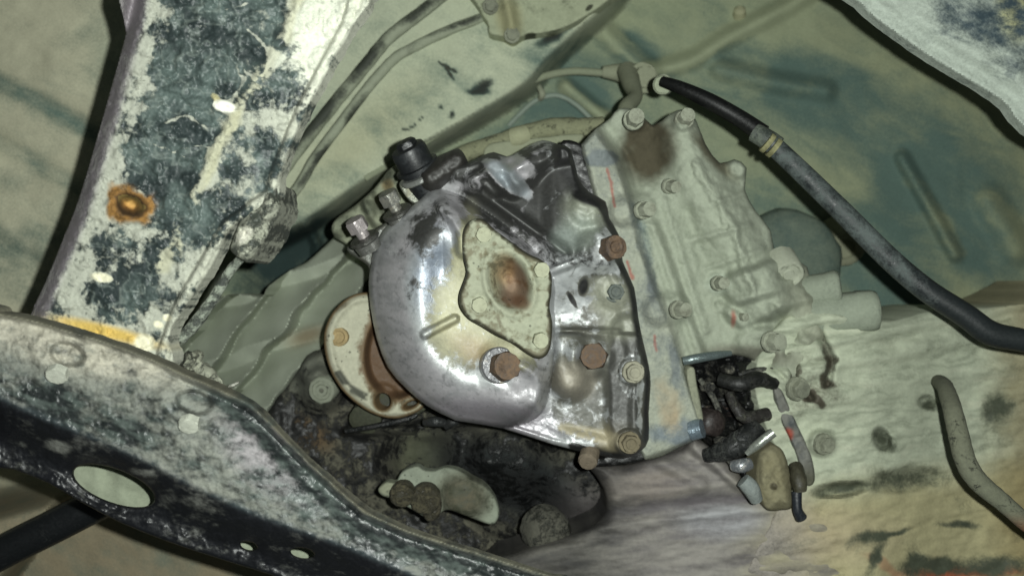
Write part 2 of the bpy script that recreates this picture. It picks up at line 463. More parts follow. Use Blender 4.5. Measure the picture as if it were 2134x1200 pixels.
def beam_paint(X, Y, t):
    el = pline(X, Y, [(290, -60), (262, 70), (246, 130), (205, 275), (165, 410), (128, 505), (66, 650)])
    rd = pline(X, Y, [(768, -60), (735, 56), (694, 131), (637, 240), (588, 360), (575, 410), (482, 478), (383, 646), (350, 740)])
    ca = Col(X, (40, 48, 48)); cb = Col(X, (150, 152, 140))
    n = fbm(X, Y, 60, 4, 2); n2 = fbm(X, Y, 22, 3, 12)
    m = 0.56 + (n - 0.5) * 1.2 + (n2 - 0.5) * 0.9 + (fbm(X, Y, 7, 2, 14) - 0.5) * 0.5 * sst(fbm(X, Y, 120, 2, 15), 0.4, 0.6)
    h_ = fbm(X * 0.5 + Y * 0.25, Y * 0.6 - X * 0.3, 34, 4, 401); h2 = fbm(*warp(X, Y, 50, 80), 34, 3, 402)
    ca.mix(sst(h_, 0.35, 0.75) * 0.75, (84, 96, 92)); ca.mix(sst(1 - np.abs(2 * h2 - 1), 0.9, 1.0) * 0.5, (112, 120, 114)); X0, Y0 = X, Y; X, Y = warp(X, Y, 16, 40)
    for b, a in (((410, 60, 75, 120, 15), 0.75), ((520, 60, 60, 80, 20), 0.4), ((430, 150, 85, 60, 20), 0.65), ((350, 260, 70, 120, 20), 0.62), ((330, 380, 70, 60, 30), 0.65), ((470, 270, 60, 70, 30), 0.35),
                 ((390, 450, 80, 50, 30), 0.45), ((550, 330, 40, 60, 30), 0.35), ((600, 190, 50, 40, 0), 0.3), ((320, 560, 130, 60, 20), 0.3), ((230, 640, 90, 40, 20), 0.2), ((470, 400, 40, 60, 20), 0.35)):
        m = m - a * blob(X, Y, *b, soft=0.7)
    for b, a in (((670, 90, 50, 90, 25), 0.32), ((600, 230, 45, 60, 25), 0.1), ((230, 380, 35, 90, 15), 0.55), ((310, 60, 26, 100, 10), 0.45), ((180, 560, 60, 60, 10), 0.3), ((390, 580, 60, 50, -40), 0.4), ((420, 380, 22, 40, 20), 0.5)):
        m = m + a * blob(X, Y, *b, soft=0.8)
    cb.mix(blob(X, Y, 670, 80, 70, 130, 25, 0.8), (188, 190, 176))
    crs = pline(X, Y, [(640, -40), (590, 80), (520, 190), (450, 310), (400, 420), (340, 560)])
    f = 1 - sst(crs, 6, 22); m = m + 0.5 * f * (n2 + n - 0.35); cb.mix(f * 0.5 * n, (172, 166, 120))
    f = 1 - sst(pline(X, Y, [(335, 140), (360, 165), (400, 185), (450, 205)]), 4, 14); m = m + 0.4 * f; cb.mix(f, (160, 154, 116))
    # swirling scrape marks
    for pts, w_ in (([(465, 80), (490, 140), (505, 175), (470, 230)], 4), ([(390, 40), (440, 65), (455, 70)], 2), ([(335, 255), (390, 245), (440, 275)], 2.5), ([(380, 165), (440, 172)], 2), ([(460, 30), (510, 10)], 2.5), ([(350, 320), (420, 300), (460, 340)], 2),
                    ([(520, 60), (560, 110), (540, 160)], 3), ([(490, 120), (530, 170)], 2), ([(320, 300), (380, 330)], 2)):
        m = m + 0.55 * (1 - sst(pline(X, Y, cr(pts, 4, False)), w_ * 0.4, w_ * 1.8))
    f = 1 - sst(el, 20, 42)                            # greyer rolled edge
    ca.mix(f, (122, 116, 120)); cb.mix(f * 0.7, (146, 142, 142)); m = m * (1 - f) + f * (0.35 + 0.5 * (n - 0.5))
    X, Y = X0, Y0; f = (1 - sst(rd, 24, 32)); m = m + 0.12 * f; cb.mix(f * 0.3, (190, 190, 172))
    WX, WY = warp(X, Y, 14, 26, 77); rr = ell(WX, WY, RUST[0], RUST[1], 40, 30, 15)
    f = (1 - sst(rr + 30 * (n2 - 0.5), 2, 20)); cb.mix(f, (136, 100, 52)); ca.mix(f, (74, 52, 26)); m = m * (1 - f) + f * 0.65
    f = np.exp(-((rr + 10) / 7.0) ** 2); cb.mix(f * 0.85, (34, 24, 14)); ca.mix(f, (24, 18, 12))
    f = 1 - sst(rr, -26, -17); cb.mix(f, (176, 134, 78)); m = m * (1 - f) + f
    f = blob(X, Y, 275, 400, 80, 26, 25) * (1 - sst(rr, -10, -9)); cb.mix(f * 0.6 * n, (180, 160, 90))
    f = blob(X, Y, 467, 222, 23, 12, 12, 0.25); cb.mix(f, (235, 235, 222)); m = m + 1.4 * f
    f = blob(X, Y, 215, 690, 110, 14, 14, 0.6); cb.mix(f, (186, 158, 84)); m = m + 0.5 * f
    for b in ((212, 578, 22, 9, 10), (348, 662, 9, 7, 0), (330, 676, 10, 7, 20), (300, 715, 20, 18, 0)):
        f = blob(X, Y, *b, soft=0.3); cb.mix(f, (206, 202, 176)); m = m + f
    return ca.c, cb.c, m
beam = empty('frame_beam', P(400, 340, 490), 'wide black chassis beam crusted with white and yellow mud, rusty hole near its left edge', 'chassis beam')
relief('beam_face', BEAM, beam_depth, lambda x, y: 486 + 0.028 * (y - 300), 2.5, 'chip', beam, beam_paint, er=8, ek=0.4)
# mud caked bracket on the right flank
MUDC = [(484, 502), (492, 480), (506, 452), (534, 424), (556, 396), (576, 380), (584, 410), (580, 446), (562, 486), (540, 520), (518, 546), (498, 538), (480, 520)]
def mud_d(X, Y, t): return 478 - 8 * bump(-t, 34) - 14 * (fbm(*warp(X, Y, 12, 20), 22, 5, 44) - 0.5)
def mud_p(X, Y, t):
    n = fbm(*warp(X, Y, 10, 16), 14, 4, 46); cb = Col(X, (138, 140, 126)); cb.mix(blob(X, Y, 508, 490, 20, 12, -50), (196, 194, 180)); ca = Col(X, (60, 64, 58))
    return ca.c, cb.c, 0.55 + (n - 0.5) * 0.9 + 0.5 * blob(X, Y, 508, 490, 20, 12, -50)
relief('bracket', MUDC, mud_d, 520, 2, 'mud', beam, mud_p, er=8, ek=0.6)
tube('edge_bead', [(376, 706, 500), (412, 668, 498), (450, 612, 494), (478, 566, 490), (500, 540, 486)], [12, 13, 11, 10, 9], 'mud', beam, ((52, 56, 52), (124, 130, 118), 0.55), seg_n=16, wob=0.22)

# ------------------------------------------------------------------ black crossmember, lower left
TOPE = [(-90, 640), (10, 650), (70, 662), (200, 700), (300, 735), (380, 772), (460, 806), (525, 838), (575, 885), (640, 952), (705, 1012), (765, 1062), (850, 1100), (1000, 1148), (1150, 1195), (1260, 1250)]
BOTE = [(900, 1330), (700, 1240), (600, 1208), (520, 1183), (440, 1158), (350, 1128), (250, 1088), (170, 1046), (100, 1006), (30, 978), (-90, 930)]
FOLD = [(-90, 800), (0, 826), (100, 872), (200, 912), (290, 950), (400, 1008), (500, 1055), (600, 1092), (720, 1135), (850, 1190), (960, 1250)]
CROSS = TOPE + BOTE
def cross_depth(X, Y, t):
    td = pline(X, Y, TOPE); fo_ = pline(X, Y, FOLD)
    low = polysd(X, Y, FOLD + [(960, 1400), (-90, 1400)])
    d = 452 + 0.006 * (X - 300) + 0 * Y
    d = d + 0.09 * np.clip(80 - fo_, 0, 80) * 0 + 30 * (1 - sst(low, -95, 0)) * 1.0   # lower face falls away
    d = d + 7 * sst(td, 12, 22) * (1 - sst(td, 22, 90)) * sst(X, 300, 480) + 5 * sst(td, 60, 6)  # groove under the rolled lip
    d = d - 5 * np.exp(-((td - 7) / 6.0) ** 2)
    for cx, cy in ((140, 738), (405, 838)):
        q = ell(X, Y, cx, cy, 66, 44, 14); d -= 2.0 * np.exp(-(q / 8.0) ** 2); q = ell(X, Y, cx, cy, 44, 28, 14); d -= 1.6 * np.exp(-(q / 7.0) ** 2); d += 4 * (1 - sst(q, -10, 0))
    for cx, cy, rx, ry in ((237, 1012, 96, 42), (518, 1137, 22, 13), (630, 1152, 29, 15)):
        q = ell(X, Y, cx, cy, rx, ry, 19); d += 3.0 * np.exp(-(q / 9.0) ** 2)
    d -= 1.4 * sst(fbm(X, Y, 24, 4, 61), 0.45, 0.75) + 0.8 * (fbm(X, Y, 8, 2, 66) - 0.5)
    d += 6 * (fbm(X, Y, 160, 2, 64) - 0.5)
    return d
def cross_paint(X, Y, t):
    td = pline(X, Y, TOPE); low = polysd(X, Y, FOLD + [(960, 1400), (-90, 1400)])
    n = fbm(X, Y, 60, 4, 71); n2 = fbm(X + Y * 0.2, Y * 2.2, 22, 3, 72)
    ca = Col(X, (30, 34, 34)); cb = Col(X, (112, 114, 106))
    up = sst(low, -6, 10)
    h_ = fbm(X * 0.4 + Y * 0.2, Y - 0.35 * X, 12, 4, 411); ca.mix(sst(h_, 0.35, 0.75) * (0.35 + 0.4 * up), (76, 84, 80))
    m = 0.5 * up + (n - 0.5) * 0.8 + (n2 - 0.5) * 0.7 + 0.10 * (1 - up)
    cb.mix(up * blob(X, Y, 160, 720, 240, 50, 14) * 0.6, (170, 164, 148)); m += 0.3 * blob(X, Y, 120, 720, 250, 60, 16)
    cb.mix(up * blob(X, Y, 560, 950, 120, 60, 40) * 0.5, (150, 142, 150))
    m -= 0.45 * blob(X, Y, 160, 860, 150, 40, 20) + 0.25 * blob(X, Y, 800, 1130, 200, 40, 24) + 0.3 * blob(X, Y, 600, 1030, 100, 30, 30)
    m -= 0.8 * (sst(td, 10, 20) * (1 - sst(td, 30, 62)) * sst(X, 330, 500))  # shadow zone under the rolled lip painted darker
    f = (1 - sst(td, 6, 14)); cb.mix(f, (96, 94, 80)); m += (0.5 * n - 0.1) * f
    f = blob(X, Y, 260, 690, 90, 14, 18); cb.mix(f, (186, 156, 84)); m += 0.5 * f
    m = m - 0.1 * (1 - up); ca.mix(1 - up, (20, 21, 24)); cb.mix((1 - up) * 0.6, (104, 104, 100))  # lower face painted blacker, as the shade on its downward side
    m += 0.7 * blob(X, Y, 120, 930, 26, 12, 10) + 0.5 * blob(X, Y, 300, 985, 30, 8, 15) + 0.25 * blob(X, Y, 400, 1050, 90, 26, 25)
    f = np.exp(-(low / 7.0) ** 2); m += 0.2 * f; ca.mix(f * 0.5, (60, 68, 70))
    return ca.c, cb.c, m
xm = empty('crossmember', P(400, 950, 460), 'black crossmember running from left edge to bottom centre, with an oval hole', 'crossmember')
OV = ring(237, 1012, 90, 35, 20); H1 = ring(518, 1137, 18, 9, 12); H2 = ring(630, 1152, 25, 11, 8)
relief('channel', TOPE + BOTE, cross_depth, lambda x, y: 466 + 0 * x, 2.6, 'black', xm, cross_paint, holes=[OV, H1, H2], er=7, ek=0.5, n=2)
WALL = [(130, 930), (330, 985), (560, 1085), (700, 1130), (690, 1190), (560, 1170), (420, 1130), (260, 1075), (150, 1020), (120, 960)]
relief('inner_wall', WALL, lambda X, Y, t: 535 + 10 * (fbm(X, Y, 60, 3, 3) - 0.5), 542, 6, 'cloth', xm, ((108, 114, 98), (132, 138, 120), 0.6), er=4)
for k, (x, y, d) in enumerate(((120, 778, 446), (395, 882, 447))):
    turned('bolt', tuple(hexhead(5.6, 2.0, 0, 0.6)), x, y, d, (0.1, 0.75, -1), 'cast_dust', xm, ((104, 108, 100), (158, 160, 148), 0.7), spin=0.3)

# ------------------------------------------------------------------ rail, upper right
RAIL = [(1740, -60), (1790, 8), (1830, 45), (1940, 122), (2050, 188), (2098, 222), (2140, 275), (2260, 300), (2300, -60)]
def rail_p(X, Y, t):
    n = fbm(X, Y * 1.8, 46, 4, 81); e = pline(X, Y, RAIL[1:7])
    ca = Col(X, (54, 66, 72)); cb = Col(X, (150, 158, 148)); cb.mix(blob(X, Y, 2120, 20, 40, 60), (180, 178, 130))
    return ca.c, cb.c, 0.95 - 0.62 * sst(e, 30, 110) + (n - 0.5) * 1.0 + 0.25 * blob(X, Y, 1900, 20, 90, 40)
r = relief('chassis_rail', RAIL, lambda X, Y, t: 560 - 8 * sst(t, 20, 60) - 4 * (fbm(X, Y, 60, 3, 83) - 0.5), 572, 4, 'black', None, rail_p, er=8, ek=0.5, n=2)
tag(r, 'pale mottled chassis rail crossing the top right corner', 'chassis rail')
# ------------------------------------------------------------------ pipes and lines on the tunnel side
DP = ((52, 58, 50), (140, 146, 126), 0.75)
def pipe_p(dark):
    def f(X, Y, Z):
        m = 0.8 + (fbm(X, Y, 30, 3, 7) - 0.5) * 0.8
        for b in dark: m = m - 0.6 * blob(X, Y, *b, soft=0.8)  # darker patches laid along the pipe
        return Col(X, (62, 66, 58)).c, Col(X, (150, 156, 136)).c, m
    return f
p = tube('brake_pipe', [(985, -60, 785), (905, 6, 780), (850, 48, 780), (805, 85, 780), (760, 140, 780), (690, 225, 780), (620, 315, 775), (560, 400, 770), (520, 480, 765)], 13, 'cast_dust', None,
         pipe_p([(870, 25, 60, 12, -35), (770, 120, 50, 14, -50), (690, 220, 60, 14, -50), (640, 270, 60, 12, -48)]), wob=0.12)
tag(p, 'thicker dusty brake pipe with dark patches, nearest the muddy beam', 'pipe', 'brake pipes')
p = tube('brake_pipe', [(1120, -30, 800), (1030, 26, 795), (940, 62, 790), (860, 100, 785), (820, 125, 785), (770, 180, 782), (720, 245, 780), (660, 325, 776), (625, 385, 772), (590, 430, 770), (540, 500, 765)], 10.5, 'cast_dust', None,
         pipe_p([(740, 240, 14, 40, 35), (650, 350, 8, 60, 35), (960, 50, 60, 6, -20)]), wob=0.1)
tag(p, 'thinner pale brake pipe running beside the thick one', 'pipe', 'brake pipes')
bp = empty('breather_pipe', P(1100, 190, 850), 'long thin dusty breather pipe leading to an elbow fitting above the gearbox', 'pipe')
tube('pipe', [(760, 372, 800), (850, 318, 808), (940, 262, 815), (1030, 208, 822), (1110, 168, 830), (1180, 150, 832), (1250, 152, 830), (1300, 158, 825)], 8, 'cast_dust', bp, ((84, 92, 80), (136, 142, 120), 0.85))
tube('fitting', [(1256, 150, 822), (1290, 152, 820), (1318, 158, 812), (1336, 160, 806)], [12, 19, 22, 18], 'cast_dust', bp, ((96, 100, 84), (142, 146, 124), 0.85))
tube('elbow', [(1308, 150, 800), (1316, 176, 770), (1324, 202, 735), (1306, 226, 700), (1302, 262, 672)], [22, 19, 15, 18, 20], 'cast_dust', bp, ((96, 100, 84), (142, 146, 124), 0.9))
turned('cap_bolt', tuple(hexhead(11, 6, 1.3, 2)), 1340, 163, 792, (0.25, 0.1, -1), 'cast_dust', bp, ((96, 100, 84), (142, 146, 124), 0.9))
p = tube('wire', [(1060, 262, 880), (1100, 222, 872), (1130, 204, 868), (1165, 200, 868), (1205, 222, 870), (1250, 268, 874)], 5, 'cast_dust', None, ((90, 104, 100), (138, 150, 138), 0.8))
tag(p, 'thin pale wire arching on the blue green floor pan above the wrapped loom', 'wire')
p = tube('wire_clip', [(1122, 178, 862), (1130, 196, 858), (1126, 206, 866)], [5, 7, 6], 'cast_dust', None, ((100, 104, 90), (146, 150, 130), 0.9))
tag(p, 'small pale clip standing at the crest of the thin wire', 'clip')
wl = empty('wiring_loom', P(1100, 290, 740), 'dusty taped wiring loom lying along the top edge of the transfer case', 'wiring loom')
tube('loom', [(930, 345, 735), (975, 318, 738), (1040, 296, 740), (1090, 280, 742), (1150, 268, 742), (1215, 268, 740), (1260, 262, 738)], [20, 18, 17, 19, 21, 22, 18], 'mud', wl, ((64, 66, 52), (124, 126, 100), 0.7), wob=0.16)
tube('tape', [(1070, 287, 736), (1082, 284, 734), (1094, 281, 736)], 21, 'cast_dust', wl, ((110, 112, 90), (150, 152, 124), 0.8))
relief('torn_sleeve', [(1020, 300), (1080, 292), (1150, 284), (1215, 280), (1190, 308), (1120, 312), (1086, 322), (1056, 330), (1010, 326)], lambda X, Y, t: 728 + 5 * (fbm(X, Y, 30, 2, 5)), 740, 3, 'cloth', wl, ((110, 114, 92), (138, 142, 120), 0.7), er=4)

# ------------------------------------------------------------------ dusty bracket at the top
bk = empty('body_bracket', P(1130, 30, 775), 'pale dusty body bracket with two small bolts at the top edge', 'bracket')
BK = [(985, -60), (1000, 20), (1016, 48), (1020, 70), (1050, 78), (1068, 82), (1100, 74), (1160, 64), (1215, 38), (1270, 0), (1330, -60)]
def bk_p(X, Y, t):
    m = 0.85 + (fbm(X, Y, 30, 3, 6) - 0.5) * 0.5; ca = Col(X, (58, 60, 46))
    for b in ((1140, 78, 34, 8, -20), (1020, 12, 14, 8, 10), (1108, 76, 12, 6, 0), (1228, 17, 10, 5, -40)): m -= 0.9 * blob(X, Y, *b)
    cb = Col(X, (160, 166, 140)); cb.mix(blob(X, Y, 1060, 36, 26, 46, -10) * 0.5, (150, 140, 98)); return ca.c, cb.c, m
relief('plate', BK, lambda X, Y, t: 778 - 10 * np.exp(-(pline(X, Y, [(1050, -20), (1062, 30), (1070, 80)]) / 14.0) ** 2) - 5 * fbm(X, Y, 40, 3, 8), 800, 3, 'cast_dust', bk, bk_p, er=5, ek=0.5)
turned('bolt', tuple(hexhead(5.5, 3.5, 1.3, 1)), 1022, 14, 770, (0.1, 0.1, -1), 'cast_dust', bk, BOLT_DUST)
turned('bolt', tuple(hexhead(5.5, 3.5, 1.3, 1)), 1067, 74, 769, (0.1, 0.1, -1), 'cast_dust', bk, BOLT_DUST)
g = turned('body_stud', ((6, -6, 0), (7, 6, 0), (6, 14, 0), (3, 17, 0)), 1540, 42, 890, (-0.2, -0.5, -1), 'cast_dust', None, ((130, 124, 92), (160, 160, 130), 0.8))
tag(g, 'small pale stud on the floor pan left of the corner rail', 'stud')
g = turned('rubber_plug', ((25, -8, 0), (24, 2, 0), (21, 14, 0), (19, 22, 0), (17, 24, 0), (11, 24, 0), (10, 19, 0)), 1752, 500, 880, (-0.15, 0.55, -1), 'cast_dust', None, ((104, 106, 88), (138, 140, 118), 0.85), smooth=50)
tag(g, 'pale tapered rubber stop on the floor pan behind the black hose', 'bump stop')
g = turned('round_mount', ((54, -20, 0), (54, 0, 0), (50, 8, 0), (38, 14, 0), (16, 17, 0)), 1636, 548, 860, (-0.2, 0.1, -1), 'cast_dust', None, ((78, 94, 88), (112, 122, 108), 0.5), smooth=50)
tag(g, 'dark blue green round mount half hidden behind the dusty gearbox', 'mount')

# ------------------------------------------------------------------ rubber hose across the right side
hz = empty('breather_hose', P(1800, 480, 600), 'long black rubber hose running diagonally down the right side', 'hose')
tube('sleeve', [(1380, 170, 640), (1420, 184, 632), (1480, 212, 624), (1540, 246, 618), (1590, 280, 612)], [11, 14, 17, 18, 20], 'rubber', hz, ((12, 13, 13), (34, 36, 34), 0.2))
tube('connector', [(1572, 276, 610), (1600, 292, 606), (1620, 306, 604)], [20, 21, 21], 'rubber', hz, ((38, 44, 42), (92, 98, 88), 0.5))
tube('hose', [(1606, 298, 605), (1680, 368, 600), (1760, 446, 596), (1850, 536, 592), (1930, 604, 588), (2010, 656, 584), (2060, 692, 582), (2110, 705, 580), (2180, 712, 578), (2300, 690, 576)], [20, 21, 22, 23, 24, 25, 26, 25, 24, 24], 'rubber', hz,
     lambda X, Y, Z: (Col(X, (30, 34, 35)).c, Col(X, (78, 86, 84)).c, 0.5 - 0.45 * sst(X, 1880, 2000)))
for a, b in (((1603, 291, 602), (1596, 306, 602)), ((1616, 300, 600), (1609, 316, 600))):
    tx = (a[0] + b[0]) / 2; ty = (a[1] + b[1]) / 2
    tube('clamp_band', [(tx - 4, ty - 3, 602), (tx + 4, ty + 3, 602)], 22.5, 'plate', hz, ((96, 94, 66), (130, 128, 94), 0.6))
g = turned('bolt_head', ((7.5, -3, 0), (7.5, 2, 0), (6.5, 3, 0), (6.2, 1.5, 0)), 1382, 177, 650, (-0.4, 0.1, -1), 'cast_dust', None, ((110, 114, 96), (142, 148, 128), 0.8))
tag(g, 'pale ring collar at the upper end of the black hose', 'collar')

# ------------------------------------------------------------------ bare pipe, lower right
rp = tube('steel_pipe', [(1958, 796, 668), (1970, 808, 625), (1984, 850, 596), (1996, 900, 584), (2012, 960, 578), (2040, 1004, 575), (2090, 1046, 572), (2150, 1098, 570), (2260, 1180, 566)], [16, 17, 19, 20, 21, 21, 19, 18, 18], 'mud', None,
          lambda X, Y, Z: (Col(X, (50, 52, 44)).c, Col(X, (96, 98, 82)).mix(sst(Y, 1060, 1130), (110, 62, 34)).c, 0.75 + (fbm(X, Y, 24, 3, 5) - 0.5) * 0.5), wob=0.06)
tag(rp, 'bent dusty pipe standing off the gearbox at the lower right edge', 'pipe')

# ------------------------------------------------------------------ propeller shaft behind the crossmember
ps = tube('side_shaft', [(-160, 1240, 640), (0, 1152, 640), (120, 1092, 640), (240, 1030, 640), (330, 985, 640)], 36, 'rubber', None, ((20, 22, 24), (60, 62, 60), 0.15))
tag(ps, 'dark shaft below the crossmember in the bottom left corner', 'shaft')

# ------------------------------------------------------------------ crumpled heat shield
HS = [(352, 740), (400, 690), (450, 625), (500, 612), (545, 618), (560, 596), (610, 560), (640, 545), (690, 500), (720, 470), (770, 450), (860, 470), (840, 640), (780, 760), (640, 880), (560, 880), (520, 850), (440, 800), (380, 775)]
FL_ = [[(470, 720), (560, 660), (650, 600), (720, 520)], [(520, 790), (600, 700), (650, 620), (700, 540)], [(560, 830), (640, 740), (700, 640), (740, 560)], [(440, 800), (520, 720), (540, 640)], [(600, 850), (680, 780), (700, 720)], [(610, 700), (680, 690)], [(700, 760), (660, 800), (610, 820)]]
def hs_d(X, Y, t):
    d = 745 + 0.05 * (X - 500) + 0 * Y
    A, B = warp(X, Y, 34, 150, 93)
    for ax, ay, per, amp, ph in ((0.80, 0.60, 70.0, 44, 0.2), (0.35, 0.94, 120.0, 20, 0.6)):
        u = (A * ax + B * ay) / per + ph; f = u - np.floor(u)
        d = d - amp * (np.where(f < 0.8, f / 0.8, (1 - f) / 0.2) - 0.5)
    return d + 10 * (fbm(X, Y, 90, 3, 91) - 0.5)
def hs_p(X, Y, t):
    cb = Col(X, (162, 168, 152)); cb.mix(blob(X, Y, 640, 700, 40, 16, -20, 0.8) * 0.6, (124, 98, 66)); ca = Col(X, (84, 92, 78))
    m = 0.9 + (fbm(X, Y, 80, 3, 92) - 0.5) * 0.4 + 0 * X
    return ca.c, cb.c, m
hs = relief('ribbed_casing', HS, hs_d, 790, 3, 'cloth', None, hs_p, er=6, ek=0.6, n=3)
tag(hs, 'pale dusty casing with diagonal ribs between the beam and the drive flange', 'casing')
cl = empty('retaining_clip', P(430, 765, 600), 'small mud caked bolt behind the upper edge of the crossmember', 'bolt')
tube('shank', [(398, 752, 610), (425, 775, 600), (448, 800, 590)], [12, 18, 16], 'mud', cl, ((50, 52, 46), (164, 166, 148), 0.6), wob=0.2)
turned('head', tuple(hexhead(7, 5, 1.4, 2)), 402, 756, 598, (-0.7, -0.5, -0.6), 'mud', cl, ((50, 52, 46), (150, 152, 134), 0.5))
tube('wire_end', [(455, 815, 560), (478, 806, 556), (498, 796, 556)], [4, 4, 2.5], 'steel', cl, ((120, 120, 110), (160, 160, 150), 0.5))
# ------------------------------------------------------------------ transfer case
tc = empty('transfer_case', P(1150, 650, 620), 'oily bare alloy transfer case with a diamond shaped cover plate, centre of the picture', 'transfer case')
RC = [(772, 556), (778, 520), (796, 483), (815, 464), (845, 440), (870, 420), (900, 392), (925, 365), (950, 345), (975, 340), (1005, 325), (1029, 317), (1056, 326), (1078, 318), (1105, 302), (1131, 292), (1162, 300), (1190, 312),
      (1205, 370), (1228, 400), (1262, 420), (1270, 455), (1290, 490), (1298, 545), (1322, 600), (1330, 660), (1340, 710), (1352, 760), (1356, 800), (1352, 860), (1352, 915), (1335, 940), (1300, 955), (1240, 947),
      (1150, 925), (1050, 893), (960, 878), (943, 873), (890, 846), (845, 808), (808, 765), (785, 705), (772, 640), (768, 590)]
DOME = [(760, 590), (768, 540), (790, 480), (850, 420), (905, 392), (958, 400), (1000, 425), (1060, 470), (1150, 560), (1156, 640), (1154, 740), (1148, 800), (1126, 862), (1060, 890), (943, 884), (885, 850), (840, 812), (802, 765), (778, 705), (764, 640)]
DOMEc = cr(DOME, 4)
CP = [(984, 458), (1006, 457), (1033, 480), (1068, 506), (1100, 528), (1133, 545), (1149, 572), (1149, 610), (1145, 640), (1151, 672), (1148, 718), (1138, 741), (1120, 747), (1098, 737), (1067, 715), (1033, 698), (1004, 680), (977, 664), (959, 640), (957, 614), (966, 588), (972, 566), (966, 540), (962, 512), (966, 478)]
STR = [(1310, 690), (1296, 760), (1300, 830), (1300, 880), (1310, 920)]
def rc_depth(X, Y, t):
    d = 622 + 0 * X
    # upper web: slopes from a ridge near the plate down to the flange
    d -= 22 * (1 - sst(seg(X, Y, 990, 380, 1170, 520), 0, 170)) * (1 - sst(Y, 560, 720))
    d -= 18 * np.exp(-(seg(X, Y, 985, 388, 1178, 527) / 12.0) ** 2) * 0.55
    d -= 10 * (1 - sst(Y - 0.02 * X, 664, 674)) * sst(X, 1120, 1160)          # shelf, edge near y = 690
    d += 7 * (np.exp(-((Y - 690) / 6.0) ** 2)) * sst(X, 1140, 1160) * (1 - sst(X, 1285, 1300))
    # bottom web falls to its edge
    d += 26 * sst(Y - 0.30 * (X - 950), 868, 930) * (1 - sst(X, 1290, 1320))
    # dome
    dd = -polysd(X, Y, DOMEc)
    W = 118 - 70 * sst(X, 980, 1110)
    q = np.clip(dd / W, 0, 1)
    dome = 622 + 18 * (1 - sst(X, 760, 900)) - 60 * np.sqrt(np.clip(1 - (1 - q) ** 2, 0, 1)) + 9 * sst(dd, 0.62 * W, W + 46) * (1 - 0.85 * sst(X, 1020, 1110))
    d = np.where(dd > 0, np.minimum(d, dome), d)
    d = np.where(polysd(X, Y, CP) < -9, np.maximum(d, 584), d)
    # rim lip along the left and bottom edge
    d = d - 3 * np.exp(-((t - 8) / 5.0) ** 2) * (1 - sst(X, 1180, 1240)) * 0.5
    # raised ribs and bosses
    def boss(sd, h, w): return h * bump(sd, w)
    d -= boss(pline(X, Y, [(925, 432), (948, 450), (966, 482), (968, 520)], 20), 13, 18)
    d -= boss(seg(X, Y, 885, 697, 948, 664, 10), 9, 9)
    d -= boss(seg(X, Y, 1120, 575, 1200, 545, 11), 12, 10)
    d -= boss(seg(X, Y, 1131, 320, 1085, 365, 34), 26, 30)
    d -= boss(seg(X, Y, 1030, 345, 1065, 390, 28), 18, 26)
    d -= boss(pline(X, Y, [(985, 384), (1010, 372), (1035, 392)], 22), 17, 20)
    d -= boss(seg(X, Y, 955, 360, 1180, 318, 26), 10, 26)
    d -= boss(circ(X, Y, 1224, 435, 40), 9, 30)
    d -= boss(circ(X, Y, 1246, 522, 50), 12, 34)
    d -= boss(circ(X, Y, 1280, 608, 38), 6, 28)
    d -= boss(pline(X, Y, [(1180, 705), (1178, 760), (1188, 795)], 40), 26, 40) * sst(Y, 688, 700)
    d -= boss(circ(X, Y, 1228, 742, 50), 12, 34)
    d -= boss(circ(X, Y, 1052, 762, 60), 4, 34); d -= 9 * np.exp(-(pline(X, Y, cr([(1085, 762), (1112, 778), (1126, 805), (1120, 840)], 4, False)) / 13.0) ** 2)
    d -= boss(pline(X, Y, STR + [(1314, 930)], 40) , 10, 24)
    d -= boss(circ(X, Y, 1318, 774, 30), 4, 8) + boss(circ(X, Y, 1311, 922, 31), 5, 9)
    # flange lip on the right side
    d -= boss(np.maximum(-t + 2, t - 44), 4, 20) * sst(X, 1150, 1200) * (1 - sst(Y, 930, 950))
    d += 2.0 * (fbm(X, Y, 22, 4, 101) - 0.5) * sst(X + 0.3 * (Y - 600), 1050, 1200) + 1.0 * (fbm(X, Y, 60, 3, 103) - 0.5)
    return d
